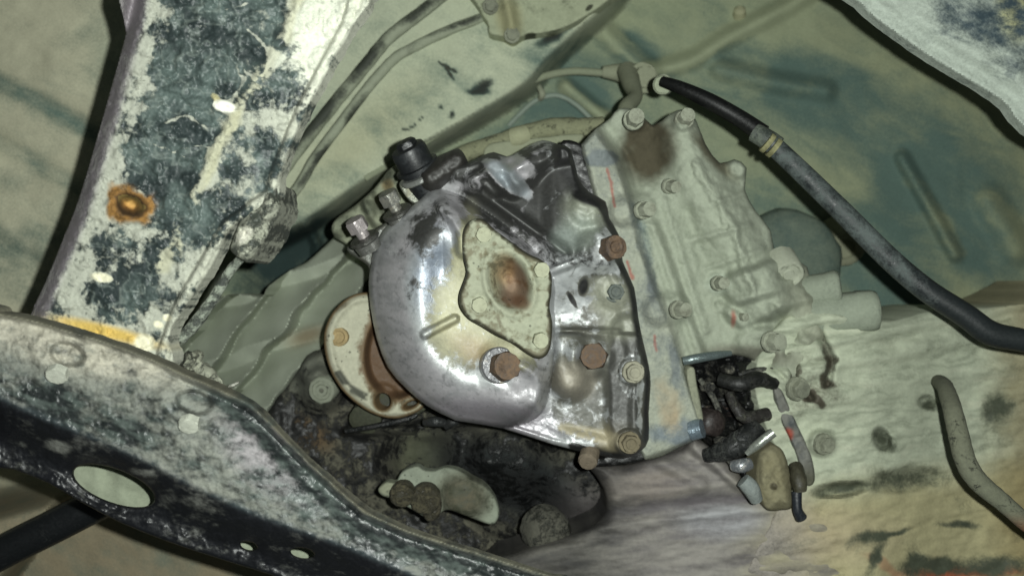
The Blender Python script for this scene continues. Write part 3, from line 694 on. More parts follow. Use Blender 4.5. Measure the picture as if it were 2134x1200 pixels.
def rc_paint(X, Y, t):
    n = fbm(X, Y, 40, 4, 111); n2 = fbm(X, Y, 13, 3, 112)
    ca = Col(X, (178, 181, 181)); cb = Col(X, (42, 42, 40))
    dd = -polysd(X, Y, DOMEc)
    rim = (1 - sst(dd, 70, 100)) * (1 - sst(X, 1100, 1180)) * sst(X + Y, 1240, 1380)
    ca.mix(rim * 0.8, (166, 162, 166)); ca.mix(blob(X, Y, 900, 560, 40, 90, 10, 0.6), (112, 120, 132)); ca.mix(blob(X, Y, 1060, 870, 200, 30, 8) * 0.6, (112, 104, 114))  # outer band tinted, inner slope darkened: shade of turned-away faces painted in
    sc = fbm(*warp(X * 0.5 + Y * 0.5, Y - X * 0.5, 24, 50), 18, 4, 421); ca.mix(sst(sc, 0.45, 0.75) * 0.45, (124, 126, 128)); ca.mix(sst(fbm(X, Y, 9, 3, 422), 0.66, 0.78) * 0.35, (80, 82, 82))
    m = 0.10 + 0.28 * (sc - 0.4)
    web = sst(X + 0.75 * (480 - Y) , 960, 1090) * (1 - sst(Y, 560, 620)) * sst(Y, 300, 360)
    m += 0.75 * blob(X, Y, 1110, 430, 150, 70, 38, 0.7) + 0.4 * blob(X, Y, 1160, 370, 60, 30, 20, 0.8) + 0.4 * blob(X, Y, 1000, 440, 60, 40, 40, 0.8)
    m += 0.55 * blob(X, Y, 900, 480, 22, 70, 18, 0.7) + 0.45 * blob(X, Y, 868, 480, 20, 40, 10) + 0.35 * blob(X, Y, 858, 600, 12, 26, 20)
    m += 0.6 * blob(X, Y, 935, 335, 60, 36, -20, 0.8) + 0.5 * blob(X, Y, 1045, 332, 34, 16, 10) + 0.45 * blob(X, Y, 1130, 320, 50, 24, -10)
    # dusty middle of the cover
    f = blob(X, Y, 960, 650, 70, 110, 10, 0.6) * sst(dd, 70, 120); f = np.maximum(f, blob(X, Y, 965, 540, 26, 90, 8, 0.6)); f = np.maximum(f, blob(X, Y, 1030, 720, 90, 34, 28, 0.6))
    cb.mix(f, (158, 156, 128)); m = np.maximum(m * (1 - f), 0) + f * 0.85
    f = blob(X, Y, 1000, 735, 60, 26, 30, 0.8); cb.mix(f * 0.8, (134, 118, 88)); m += 0.2 * f
    # grey scale on the flat web between the plate and the flange
    f = sst(X, 1140, 1170) * sst(Y, 560, 590) * (1 - sst(Y, 880, 920)); cb.mix(f, (92, 92, 84)); m = m * (1 - f) + f * (0.5 + (n - 0.5) * 0.8)
    f = blob(X, Y, 1200, 640, 60, 45, 10); cb.mix(f * 0.5, (72, 68, 62))
    f = blob(X, Y, 1200, 820, 110, 46, 6, 0.8); cb.mix(f * 0.6, (70, 70, 66)); m += 0.2 * f
    # dust round the bolts
    for x, y, r_, c in ((1226, 438, 46, (146, 150, 134)), (1210, 480, 40, (130, 138, 128)), (1275, 620, 46, (140, 142, 126)), (1290, 680, 36, (126, 128, 114)), (1290, 925, 44, (130, 122, 98)), (1195, 790, 42, (146, 140, 126)), (1180, 500, 30, (110, 118, 112))):
        f = blob(X, Y, x, y, r_, r_ * 0.85, 20, 0.6) * (0.55 + 0.7 * n); cb.mix(f, c); m = m * (1 - f * 0.8) + f * 0.9
    # black of the gap to the housing, painted on the right edge
    f = (1 - sst(t, 8 + 20 * (1 - sst(Y, 400, 460)), 18 + 22 * (1 - sst(Y, 400, 460)))) * sst(X, 1175, 1200) * sst(Y, 300, 340); cb.mix(f, (14, 14, 14)); m = m * (1 - f) + f * 1.2
    f = blob(X, Y, 1185, 335, 26, 44, -10); cb.mix(f, (16, 16, 16)); m += f
    f = (1 - sst(pline(X, Y, STR), 26, 34)) * sst(Y, 690, 720) * (1 - blob(X, Y, 1318, 774, 26, 26)); cb.mix(f * 0.7, (40, 40, 40)); m += 0.35 * f * n * 1.6
    f = blob(X, Y, 1060, 372, 58, 20, 40, 0.3); f2 = blob(X, Y, 1075, 350, 40, 24, 20, 0.5); m -= 1.2 * np.maximum(f, f2 * 0.8); ca.mix(f, (150, 156, 160))
    f = blob(X, Y, 1216, 597, 10, 18, 10, 0.3); cb.mix(f, (14, 14, 14)); m += f
    f = blob(X, Y, 1192, 624, 5, 18, -30, 0.3); cb.mix(f, (20, 20, 20)); m += f
    f = blob(X, Y, 1230, 905, 90, 14, 12); cb.mix(f, (148, 140, 116)); m += 0.6 * f * n
    m += (n2 - 0.5) * 0.35 + (n - 0.5) * 0.25
    return ca.c, cb.c, m
rear = relief('rear_cover', RC, rc_depth, lambda x, y: 648 + 30 * (1 - sst(x, 780, 1000)), 2.2, 'alloy', tc, rc_paint, er=7, ek=0.5, n=2)
# diamond plate
def cp_depth(X, Y, t):
    d = 548 + 0 * X
    q = ell(X, Y, 1062, 588, 46, 66, -22); d += 27 * (1 - sst(q, -36, 0)); d -= 2.2 * np.exp(-((q - 4) / 6.0) ** 2)
    for x, y in ((1006, 487), (1126, 562), (999, 634), (1124, 706)):
        c = circ(X, Y, x, y, 27); d += 1.2 * (1 - sst(c, -9, 2))
    return d + 0.9 * (fbm(X, Y, 16, 3, 121) - 0.5)
def cp_paint(X, Y, t):
    n = fbm(X, Y, 26, 4, 122)
    ca = Col(X, (104, 100, 80)); cb = Col(X, (142, 145, 126)); m = 0.66 + (n - 0.5) * 0.9 + (fbm(X, Y, 9, 2, 124) - 0.5) * 0.5
    q = ell(X, Y, 1062, 588, 44, 64, -22); f = 1 - sst(q, -14, 0)
    g_ = f * sst(X + 0.2 * (Y - 590), 1025, 1065); cb.mix(g_, (116, 98, 82)); ca.mix(g_, (96, 70, 48)); cb.mix(f * (1 - sst(X, 1020, 1050)), (164, 160, 130))  # brown dish, with the shadow on its right side painted in
    cb.mix(blob(X, Y, 1050, 560, 22, 30, 0) * 0.5, (150, 118, 76)); cb.mix(blob(X, Y, 1085, 630, 20, 14, 20) * 0.8, (92, 66, 46))
    f = 1 - sst(t, 3, 12); ca.mix(f, (62, 60, 48)); m -= 0.4 * f
    return ca.c, cb.c, m
cp = relief('cover_plate', CP, cp_depth, 580, 2, 'plate', tc, cp_paint, er=7, ek=0.7, n=3)
for x, y, sp in ((1008, 489, 0.3), (1128, 562, 0.1), (999, 635, 0.55), (1126, 708, 0.4)):
    o = turned('bolt', tuple(hexhead(5.4, 3.0, 0, 1.1)), x, y, 548, (0.1, 0.08, -1), 'plate', tc, ((104, 100, 80), (150, 152, 130), 0.7), spin=sp)
    w = o.location.copy(); o.parent = cp; o.location = w + tc.location - (cp.location + tc.location)
# rusty plugs
def plug(x, y, d, ax, r, lab, spin=0.2, h=7):
    o = turned('rusty_plug', ((r, -8, 1), (r, h * 0.55, 1), (r * 0.97, h * 0.8, 1), (r * 0.86, h, 0), (r * 0.5, h * 1.02, 0), (r * 0.36, h * 0.94, 0), (r * 0.15, h * 0.94, 0)), x, y, d, ax, 'rust', tc, BOLT_RUST, spin); o['label'] = lab; return o
plug(1050, 763, 558, (0.3, -0.12, -1), 10.2, 'rusty brown hexagonal plug under the diamond plate', 0.5, 9)
plug(1238, 742, 598, (-0.15, -0.1, -1), 10.0, 'brown plug right of the cover dome, dust below it', 0.2, 8)
plug(1268, 518, 592, (0.35, -0.05, -1), 9.2, 'rust brown plug on the upper right edge of the cover', 0.7, 12)
turned('plug_washer', ((12.2, -6, 0), (12.2, 1.2, 0), (11.2, 2.0, 0), (8, 2.0, 0)), 1040, 761, 561, (0.25, -0.12, -1), 'steel', tc, ((120, 120, 122), (150, 140, 120), 0.3))
turned('plug_washer', ((11.5, -6, 0), (11.5, 3.0, 0), (10.3, 4.5, 0), (6, 4.5, 0), (5, 6, 0), (2, 6.2, 0)), 1243, 522, 597, (0.35, -0.05, -1), 'rust', tc, ((84, 66, 52), (118, 98, 78), 0.5))
for x, y, d, r, pt, sp in ((1224, 436, 603, 6.9, BOLT_DUST, 0.1), (1281, 608, 606, 6.2, ((74, 80, 78), (120, 124, 112), 0.4), 0.5), (1320, 775, 600, 6.4, ((104, 102, 90), (138, 136, 120), 0.7), 0.2), (1312, 922, 599, 6.4, ((84, 78, 62), (116, 108, 88), 0.6), 0.4)):
    turned('bolt', tuple(hexhead(r, 5, 1.22, 1.4, 0.8)), x, y, d, (0.06, 0.0, -1), 'cast_dust', tc, pt, sp)
turned('stub', ((7, -10, 0), (7, 3, 0), (5.5, 5, 0), (2, 5.5, 0)), 1226, 956, 616, (-0.3, 0.5, -1), 'cast_dust', tc, ((84, 76, 64), (112, 102, 88), 0.6))
# joint strip behind the rear cover
JS = [(1165, 300), (1212, 302), (1228, 350), (1262, 405), (1298, 440), (1300, 480), (1318, 545), (1345, 610), (1352, 690), (1368, 752), (1376, 800), (1366, 870), (1366, 930), (1345, 960), (1225, 972), (1216, 955), (1300, 900), (1280, 500), (1170, 400)]
relief('joint_face', JS, lambda X, Y, t: 634 + 2 * (fbm(X, Y, 14, 3, 4) - 0.5), 655, 4, 'black', tc, ((12, 12, 12), (44, 46, 44), 0.15), er=4)

# dusty centre housing
CH = [(1210, 318), (1216, 296), (1240, 270), (1272, 246), (1290, 226), (1330, 232), (1360, 262), (1396, 238), (1424, 228), (1450, 250), (1470, 300), (1500, 340), (1530, 332), (1556, 350), (1552, 395), (1575, 440), (1606, 480), (1616, 530), (1650, 540), (1682, 556), (1690, 590), (1720, 640), (1740, 720), (1730, 790),
      (1690, 830), (1640, 800), (1560, 745), (1500, 742), (1440, 760), (1426, 775), (1452, 850), (1474, 900), (1420, 930), (1345, 960), (1330, 900), (1345, 800), (1330, 690), (1310, 620), (1290, 540), (1275, 470), (1240, 420)]
FLG = [(1205, 300), (1240, 262), (1290, 330), (1318, 420), (1336, 500), (1372, 600), (1408, 690), (1430, 760), (1460, 860), (1480, 905), (1420, 935), (1340, 965), (1300, 900), (1330, 800), (1300, 600), (1250, 470)]
def ch_depth(X, Y, t):
    fl_ = polysd(X, Y, FLG)
    d = 642 + 0.05 * np.clip(X - 1350, 0, 400) + 0 * Y
    d -= 16 * (1 - sst(fl_, -14, 8))
    d += 6 * np.exp(-((fl_ - 18) / 12.0) ** 2)
    d -= 14 * bump(seg(X, Y, 1352, 480, 1470, 800, 26), 24) * 0.8
    d -= 18 * bump(seg(X, Y, 1420, 300, 1600, 620, 60), 60)
    d += 12 * blob(X, Y, 1345, 320, 60, 60, 25, 0.5); X1, Y1 = warp(X, Y, 10, 24, 55); d -= 6 * bump(pline(X1, Y1, [(1450, 340), (1530, 480), (1570, 600)], 14), 20) + 5 * bump(pline(X1, Y1, [(1500, 640), (1580, 690), (1650, 690)], 16), 22)
    d -= 12 * bump(circ(X, Y, 1322, 250, 24), 20) + 12 * bump(circ(X, Y, 1425, 250, 26), 20) + 8 * bump(circ(X, Y, 1538, 352, 24), 18) + 9 * bump(circ(X, Y, 1370, 232, 16), 14)
    d -= 16 * bump(seg(X, Y, 1540, 600, 1640, 566, 38), 26) - 5 * bump(ell(X, Y, 1642, 568, 26, 16, -18), 8)
    d -= 12 * bump(pline(X, Y, [(1540, 650), (1660, 620), (1690, 690)], 34), 26)
    d -= 14 * bump(circ(X, Y, 1660, 750, 60), 40)
    d += 5 * np.exp(-(pline(X, Y, [(1610, 640), (1650, 700), (1640, 740)]) / 9.0) ** 2)
    d += 4 * np.exp(-(pline(X, Y, [(1430, 440), (1455, 520), (1480, 580)]) / 14.0) ** 2)
    for x, y in ((1330, 436), (1404, 642), (1590, 708)): d -= 12 * bump(seg(X, Y, x - 30, y + 4, x, y, 36), 34)
    d -= 5 * bump(circ(X, Y, 1495, 590, 26), 22)
    for pts, r, h in (([(1440, 500), (1560, 470)], 8, 6), ([(1470, 560), (1590, 520)], 7, 5), ([(1385, 420), (1470, 690)], 9, 6), ([(1520, 690), (1600, 660)], 9, 6), ([(1560, 400), (1500, 420)], 7, 5), ([(1620, 640), (1730, 610)], 10, 7)):
        d -= 0.7 * h * bump(pline(X, Y, pts, r * 1.3), r * 2.2)
    return d + 5 * (fbm(*warp(X, Y, 20, 40), 44, 4, 131) - 0.5) + 2.0 * (fbm(X, Y, 11, 3, 137) - 0.5) + 1.2 * (fbm(X, Y, 14, 2, 133) - 0.5)
def ch_paint(X, Y, t):
    n = fbm(X, Y, 50, 4, 135); fl_ = polysd(X, Y, FLG); X0, Y0 = X, Y; X, Y = warp(X, Y, 16, 36)
    ca = Col(X, (96, 108, 106)); cb = Col(X, (146, 152, 136)); m = 0.92 + (n - 0.5) * 0.3
    f = (1 - sst(fl_, -10, 12)); ca.mix(f, (104, 110, 110)); cb.mix(f * 0.4, (154, 154, 142)); m -= 0.3 * f
    m -= 0.8 * blob(X, Y, 1252, 330, 30, 16, -10) + 0.45 * blob(X, Y, 1344, 520, 12, 90, -12, 0.7) + 0.5 * blob(X, Y, 1420, 900, 60, 26, 0) + 0.3 * blob(X, Y, 1410, 770, 16, 60, -14)
    ca.mix(blob(X, Y, 1420, 900, 60, 30), (106, 114, 118))
    f = blob(X, Y, 1348, 310, 58, 66, 22, 0.35); f = np.clip(f * (0.6 + 0.8 * n), 0, 1); cb.mix(f * 0.95, (66, 60, 46)); ca.mix(f, (52, 48, 38))
    f = blob(X, Y, 1485, 320, 16, 60, -38, 0.5); cb.mix(f * 0.8, (72, 66, 48))
    f = blob(X, Y, 1400, 380, 24, 16, 0); cb.mix(f * 0.5, (160, 166, 150))
    f = blob(X, Y, 1495, 590, 20, 16, 0, 0.8); cb.mix(f * 0.7, (170, 180, 166)); 
    f = blob(X, Y, 1395, 850, 26, 56, -14, 0.5) * n * 1.7; cb.mix(f * 0.8, (150, 138, 116)); m += 0.3 * f
    f = blob(X, Y, 1560, 740, 90, 20, 6) ; cb.mix(f * 0.7, (92, 88, 78)); cb.mix(sst(X, 1600, 1700) * 0.5, (140, 140, 122))
    X, Y = warp(X0, Y0, 3, 14)
    for p_ in ([(1266, 352), (1274, 380), (1280, 430)], [(1308, 545), (1318, 580)], [(1364, 700), (1368, 730)]):
        f = 1 - sst(pline(X, Y, p_), 1.0, 4.5); cb.mix(f * 0.75, (150, 84, 72)); ca.mix(f * 0.5, (130, 80, 70))
    f = 1 - sst(ell(X, Y, 1528, 664, 4, 14, 0), -2, 3); cb.mix(f * 0.7, (150, 70, 58))
    return ca.c, cb.c, m
ch = relief('centre_housing', CH, ch_depth, 740, 2.6, 'cast_dust', tc, ch_paint, er=9, ek=0.6, n=2)
for x, y, r, d, ax in ((1340, 438, 7.0, 612, (0.4, 0.0, -1)), (1414, 645, 7.0, 610, (0.45, 0.0, -1)), (1608, 712, 8.4, 628, (0.45, -0.05, -1)), (1540, 660, 4.0, 640, (0.3, 0, -1)), (1395, 388, 6, 635, (0.4, 0.2, -1)), (1320, 250, 8, 622, (0.1, -0.1, -1)), (1426, 250, 7.5, 628, (0.1, -0.2, -1)), (1498, 590, 6.0, 630, (0.2, 0, -1))):
    turned('bolt', tuple(hexhead(r * 0.82, 8, 1.15, 1.4)), x, y, d, ax, 'cast_dust', tc, ((70, 64, 54), (140, 144, 128), 0.7), 0.4)
turned('boss_cap', ((12, -16, 0), (12, 3, 0), (11, 5, 0), (9, 5, 0), (8, 3.6, 0), (4.5, 3.6, 0), (4, 4.6, 0)), 1640, 566, 640, (0.1, 0.75, -1), 'cast_dust', tc, ((110, 112, 100), (150, 154, 138), 0.9), smooth=50)
for x, y, r, h, ax, d in ((1690, 606, 12.5, 22, (0.9, -0.15, -0.35), 662), (1722, 654, 15.5, 38, (1, -0.08, -0.22), 660)):
    turned('boss', ((r, -14, 0), (r, h * 0.55, 0), (r * 1.04, h * 0.6, 0), (r * 1.04, h * 0.86, 0), (r * 0.93, h * 0.97, 0), (r * 0.72, h, 0), (r * 0.2, h * 1.01, 0)), x, y, d, ax, 'cast_dust', tc, ((100, 106, 96), (132, 139, 124), 0.8), smooth=60)

# dropped lower casting, streaked mauve grey
LC = [(1222, 960), (1300, 968), (1360, 950), (1420, 936), (1446, 912), (1490, 940), (1540, 985), (1560, 1010), (1640, 1020), (1700, 1060), (1760, 1110), (1800, 1290), (1000, 1330), (1010, 1180), (1070, 1150), (1130, 1128), (1190, 1112), (1236, 1092), (1262, 1060), (1258, 1020), (1240, 990)]
def lc_depth(X, Y, t):
    d = 651 + 0 * (Y - 950); u = Y - 0.10 * (1700 - X) * -1
    d = d - 6 * bump(seg(X, Y, 1380, 960, 1460, 1010, 20), 26) - 12 * bump(seg(X, Y, 1450, 920, 1560, 1010, 26), 22)
    d = d - 4 * np.exp(-((Y + 0.12 * X - 1190) / 16.0) ** 2) - 3 * np.exp(-((Y + 0.12 * X - 1250) / 10.0) ** 2) + 4 * np.exp(-((Y + 0.12 * X - 1222) / 18.0) ** 2)
    return d + 7 * (fbm(X * 0.35, Y, 26, 3, 141) - 0.5)
def lc_paint(X, Y, t):
    n = fbm(X * 0.25, Y + 0.12 * X, 18, 4, 142)
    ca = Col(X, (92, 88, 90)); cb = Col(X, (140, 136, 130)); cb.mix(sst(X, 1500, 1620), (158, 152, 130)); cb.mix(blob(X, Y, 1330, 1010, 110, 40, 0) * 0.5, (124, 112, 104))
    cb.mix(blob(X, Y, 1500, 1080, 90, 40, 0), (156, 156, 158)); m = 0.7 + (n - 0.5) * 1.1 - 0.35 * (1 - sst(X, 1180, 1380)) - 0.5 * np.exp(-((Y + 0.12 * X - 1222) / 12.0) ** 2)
    ca.mix(1 - sst(X, 1220, 1420), (58, 57, 56)); cb.mix(0.7 * (1 - sst(X, 1180, 1380)), (92, 90, 84))  # left end painted darker so the casting fades into the shaded gap
    return ca.c, cb.c, m
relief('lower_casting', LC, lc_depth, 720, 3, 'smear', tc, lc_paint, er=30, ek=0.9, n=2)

# sealed plugs and switch along the upper left edge
up = Vector((-0.42, -0.80, -0.42))
def stack(name, px, py, d, prof, mat, paint, ax=up, **k): return turned(name, tuple(prof), px, py, d, ax, mat, tc, paint, **k)
stack('switch_body', 872, 352, 612, [(13.5, -20, 0), (13.5, 0, 0), (16, 0.5, 0), (16, 3, 0), (13, 3.5, 0), (13, 15, 0), (12, 17.5, 0), (9, 18, 0)], 'rubber', ((26, 28, 30), (44, 48, 50), 0.3), smooth=40)
stack('switch_ring', 876, 362, 611, [(15.2, -3, 0), (16.2, -2, 0), (16.2, 0, 0), (15, 1, 0), (10, 1, 0)], 'steel', ((150, 152, 148), (110, 112, 108), 0.3))
stack('switch_plug', 851, 308, 606, [(7.5, -6, 1), (7.5, 4, 1), (6, 5.5, 0), (2, 6, 0)], 'rubber', ((24, 26, 28), (40, 42, 44), 0.3))
for x, y, d, pt in ((814, 416, 600, ((128, 128, 122), (112, 108, 96), 0.4)), (746, 472, 594, ((176, 168, 168), (120, 112, 104), 0.3))):
    b = stack('stud_bolt', x, y, d, [(4.4, -16, 0), (4.4, -3, 0), (7.4, -3, 1), (7.4, 4.6, 1), (6.4, 5.8, 0), (2, 6.0, 0)], 'steel', pt, spin=0.4)
    V, F = None, None
    stack('washer', x + 13, y + 25, d + 3, [(10.4, -2.2, 0), (11, -1.4, 0), (11, 0.2, 0), (10.2, 1.0, 0), (3.7, 1.0, 0)], 'steel', ((78, 78, 74), (60, 60, 56), 0.4))
    stack('washer', x + 17, y + 33, d + 5, [(8.6, -6, 0), (9.2, -1.4, 0), (9.2, 0.2, 0), (7.4, 1.2, 0), (3.7, 1.2, 0)], 'steel', ((120, 120, 116), (60, 60, 56), 0.4))
TB = [(722, 520), (752, 498), (800, 466), (842, 440), (880, 408), (905, 420), (870, 470), (800, 520), (790, 590), (770, 570), (765, 552)]
relief('mounting_lug', TB, lambda X, Y, t: 628 + 3 * (fbm(X, Y, 20, 3, 5) - 0.5), 660, 3, 'alloy', tc, ((84, 86, 80), (66, 64, 56), 0.5), er=6, ek=0.6)
relief('wire_tab', [(832, 385), (842, 372), (850, 375), (866, 402), (884, 396), (898, 402), (890, 416), (862, 424), (846, 410)], lambda X, Y, t: 612 + 0 * X, 616, 2, 'steel', tc, ((120, 122, 112), (130, 128, 108), 0.4), er=3)
relief('switch_boss', [(868, 372), (888, 340), (930, 318), (956, 310), (972, 330), (976, 352), (950, 372), (905, 402), (880, 400)], lambda X, Y, t: 612 - 22 * bump(seg(X, Y, 900, 370, 950, 335, 34), 34) + 2 * fbm(X, Y, 12, 2, 4), 650, 2.4, 'alloy', tc, ((64, 64, 58), (34, 32, 28), 0.75), er=5)
# dusty pieces behind the studs
BP = [(690, 476), (700, 456), (722, 440), (744, 424), (780, 392), (812, 352), (838, 346), (870, 372), (880, 420), (820, 470), (780, 500), (744, 520), (714, 505), (698, 494)]
def bp_d(X, Y, t): return 690 - 14 * bump(circ(X, Y, 830, 378, 30), 28) - 12 * bump(seg(X, Y, 700, 470, 760, 440, 26), 24) - 14 * bump(seg(X, Y, 760, 405, 790, 460, 20), 18) + 6 * (fbm(X, Y, 26, 3, 2) - 0.5)
def bp_p(X, Y, t): return Col(X, (54, 60, 52)).c, Col(X, (134, 138, 118)).mix(blob(X, Y, 808, 385, 12, 12) * 0.6, (150, 126, 84)).c, 0.7 + (fbm(X, Y, 30, 3, 8) - 0.5) * 0.9 - 0.5 * blob(X, Y, 665, 478, 22, 22)
relief('cable_bracket', BP, bp_d, 740, 2.6, 'cast_dust', tc, bp_p, er=8, ek=0.6)

# ------------------------------------------------------------------ drive flange left of the dome
df = empty('drive_flange', P(790, 745, 660), 'round off-white drive flange tucked under the left side of the dome', 'flange')
FLc = (806, 742)
FO = [(776, 608), (742, 612), (714, 628), (690, 655), (676, 690), (676, 728), (688, 772), (712, 812), (744, 842), (782, 864), (822, 872), (856, 864), (884, 846), (900, 800), (900, 640), (840, 600)]
def fo_d(X, Y, t):
    q = ell(X, Y, 842, 722, 78, 110, 18); d = 652 + 0.05 * (X - 750); d += 14 * (1 - sst(q, -12, 4)) - 3 * np.exp(-((t - 14) / 7.0) ** 2)
    return d + 1.2 * (fbm(X, Y, 16, 3, 6) - 0.5)
def fo_p(X, Y, t):
    n = fbm(X, Y, 26, 4, 152); cb = Col(X, (164, 163, 144)); ca = Col(X, (104, 88, 66)); m = 0.85 + (n - 0.5) * 0.5
    q = ell(X, Y, 842, 722, 84, 116, 18); f = 1 - sst(q, -4, 22); m -= 0.55 * f; f = 1 - sst(q, -8, 2); m -= 0.7 * f; ca.mix(f, (86, 66, 48))
    f = 1 - sst(t, 2, 9); cb.mix(f, (120, 100, 70))
    f = (1 - sst(pline(X, Y, [(700, 770), (725, 806), (760, 826)]), 4, 12)) * sst(n, 0.35, 0.5); cb.mix(f * 0.9, (58, 60, 54)); f = blob(X, Y, 712, 640, 20, 5, -30) * n; cb.mix(f, (80, 70, 54))
    return ca.c, cb.c, m
relief('disc', FO, fo_d, 690, 2.2, 'plate', df, fo_p, holes=[ring(798, 836, 16, 17), ring(856, 843, 16, 6, -25)], er=9, ek=0.6)
relief('companion_face', [(700, 640), (860, 610), (900, 700), (890, 850), (800, 860), (730, 810)], lambda X, Y, t: 680 + 0 * X, 700, 5, 'rust', df, ((24, 26, 18), (58, 60, 42), 0.5), er=3)
turned('hub', ((32, -20, 0), (32, 5, 0), (29, 8, 0), (20, 8, 0)), 860, 718, 668, (-0.35, 0.1, -1), 'rust', df, ((74, 60, 46), (126, 106, 82), 0.6), smooth=50)
turned('bolt', ((7, -3, 0), (7, 1.5, 0), (5, 2.2, 0), (4, 1.0, 0), (2, 1.0, 0)), 707, 702, 649, (-0.1, 0, -1), 'cast_dust', df, ((132, 116, 84), (154, 136, 100), 0.6))

# ------------------------------------------------------------------ dark axle carrier below the case
dc = empty('dark_carrier', P(900, 980, 700), 'dark greasy casting in the shadow between the crossmember and the transfer case', 'casting')
DC = [(548, 868), (600, 800), (622, 772), (640, 740), (672, 728), (720, 740), (800, 840), (900, 850), (960, 868), (1250, 945), (1330, 1060), (1300, 1180), (1250, 1320), (1000, 1320), (700, 1100), (560, 940)]
def dc_d(X, Y, t):
    d = 735 + 0.02 * (X - 900) + 0 * Y
    d -= 34 * bump(circ(X, Y, 672, 812, 50), 44) + 22 * bump(seg(X, Y, 640, 770, 700, 740, 30), 26)
    d -= 26 * bump(seg(X, Y, 760, 880, 1000, 860, 34), 30) + 20 * bump(seg(X, Y, 720, 900, 860, 895, 10), 9)
    d -= 46 * bump(circ(X, Y, 872, 960, 84), 70) + 36 * bump(circ(X, Y, 1060, 960, 90), 60) + 20 * bump(circ(X, Y, 1200, 1000, 80), 50)
    d += 34 * blob(X, Y, 1080, 1060, 110, 60, 20)
    return d + 14 * (fbm(X, Y, 46, 4, 161) - 0.5)
def dc_p(X, Y, t):
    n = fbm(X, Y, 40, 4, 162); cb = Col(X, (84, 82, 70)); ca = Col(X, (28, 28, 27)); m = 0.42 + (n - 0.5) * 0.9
    f = blob(X, Y, 640, 780, 60, 60, 0, 0.7); cb.mix(f, (92, 94, 84)); m += 0.35 * f
    f = blob(X, Y, 880, 950, 60, 56, 0, 0.7); cb.mix(f, (74, 76, 58)); m += 0.35 * f
    f = blob(X, Y, 1070, 1000, 190, 80, 20, 0.5); cb.mix(f, (26, 30, 30)); ca.mix(f, (12, 14, 14)); f = blob(X, Y, 1270, 1110, 110, 90, 0, 0.8); cb.mix(f, (92, 87, 87)); m += 0.5 * f  # black of the voids and pale haze beside the lower casting painted in
    cb.mix(blob(X, Y, 640, 900, 60, 30, 30) * 0.7, (84, 64, 40))
    return ca.c, cb.c, m
relief('carrier_body', DC, dc_d, 790, 4, 'mud', dc, dc_p, er=12, ek=0.8, n=2)
turned('ring_boss', ((11, -14, 0), (11, 2, 0), (10, 3, 0), (8, 3, 0), (7.5, 1.5, 0), (5, 1.5, 0), (4.5, 3, 0), (2, 3, 0), (1.8, 1, 0)), 672, 812, 696, (-0.1, 0.1, -1), 'cast_dust', dc, ((80, 84, 74), (122, 126, 112), 0.8), smooth=50)
turned('lower_boss', ((13, -14, 0), (13, 2, 0), (10, 4, 0), (4, 5, 0)), 762, 872, 690, (-0.1, 0.4, -1), 'cast_dust', dc, ((50, 52, 44), (72, 74, 60), 0.6), smooth=50)
tube('oily_rod', [(720, 898, 668), (780, 888, 664), (850, 872, 662), (870, 864, 662)], [5, 6, 6, 4], 'steel', dc, ((40, 42, 42), (30, 30, 30), 0.5))
for x0, y0, x1, y1 in ((885, 880, 930, 882), (930, 888, 960, 872)):
    tube('oily_link', [(x0, y0, 652), ((x0 + x1) / 2, (y0 + y1) / 2 - 3, 648), (x1, y1, 652)], [8, 11, 8], 'steel', dc, ((60, 62, 62), (30, 30, 30), 0.45))
SP = [(788, 1018), (806, 1003), (824, 1004), (838, 982), (868, 970), (884, 978), (904, 980), (930, 973), (960, 980), (985, 998), (1012, 1012), (1030, 1034), (1040, 1062), (1036, 1084), (1020, 1092), (975, 1076), (930, 1062), (900, 1082), (860, 1062), (820, 1040), (796, 1032)]
def sp_p(X, Y, t):
    cb = Col(X, (122, 128, 114)); f = blob(X, Y, 965, 1035, 50, 44, 20, 0.6); cb.mix(f, (82, 78, 64)); cb.mix(blob(X, Y, 812, 1018, 30, 16, 0) * 0.4, (130, 128, 100))
    return Col(X, (62, 64, 52)).c, cb.c, 0.75 + (fbm(X, Y, 20, 3, 9) - 0.5) * 0.4 - 0.3 * f
sp = relief('splash_plate', SP, lambda X, Y, t: 640 + 4 * (fbm(X, Y, 30, 2, 5) - 0.5) - 12 * bump(circ(X, Y, 965, 1036, 54), 46), 652, 2.4, 'plate', None, sp_p, er=5, ek=0.6)
tag(sp, 'pale scalloped metal plate in the dark gap above the crossmember', 'plate')
g = empty('grommet_pair', P(865, 1040, 620), 'two brown rubber bushes lying over the pale scalloped plate', 'bush')
for x, y, r in ((838, 1030, 9), (886, 1040, 11)):
    turned('bush', ((r, -8, 0), (r, 2, 0), (r * 0.85, 3.5, 0), (r * 0.3, 4, 0)), x, y, 630, (0, 0.1, -1), 'mud', g, ((44, 41, 28), (66, 62, 46), 0.5), smooth=60)
relief('bush_web', [(812, 1022), (840, 1012), (870, 1018), (905, 1015), (920, 1040), (915, 1075), (890, 1085), (868, 1052), (830, 1048)], lambda X, Y, t: 634 + 0 * X, 640, 3, 'mud', g, ((44, 41, 28), (62, 58, 44), 0.5), er=5)
sb = turned('pale_stub', ((19, -16, 0), (18, 0, 0), (14, 6, 0), (9, 8, 0), (3, 9, 0)), 1146, 1112, 672, (0.35, 0.1, -1), 'mud', None, ((42, 43, 37), (76, 75, 66), 0.6), smooth=60)
tag(sb, 'blurred pale rounded stub at the bottom of the dark gap', 'stub')
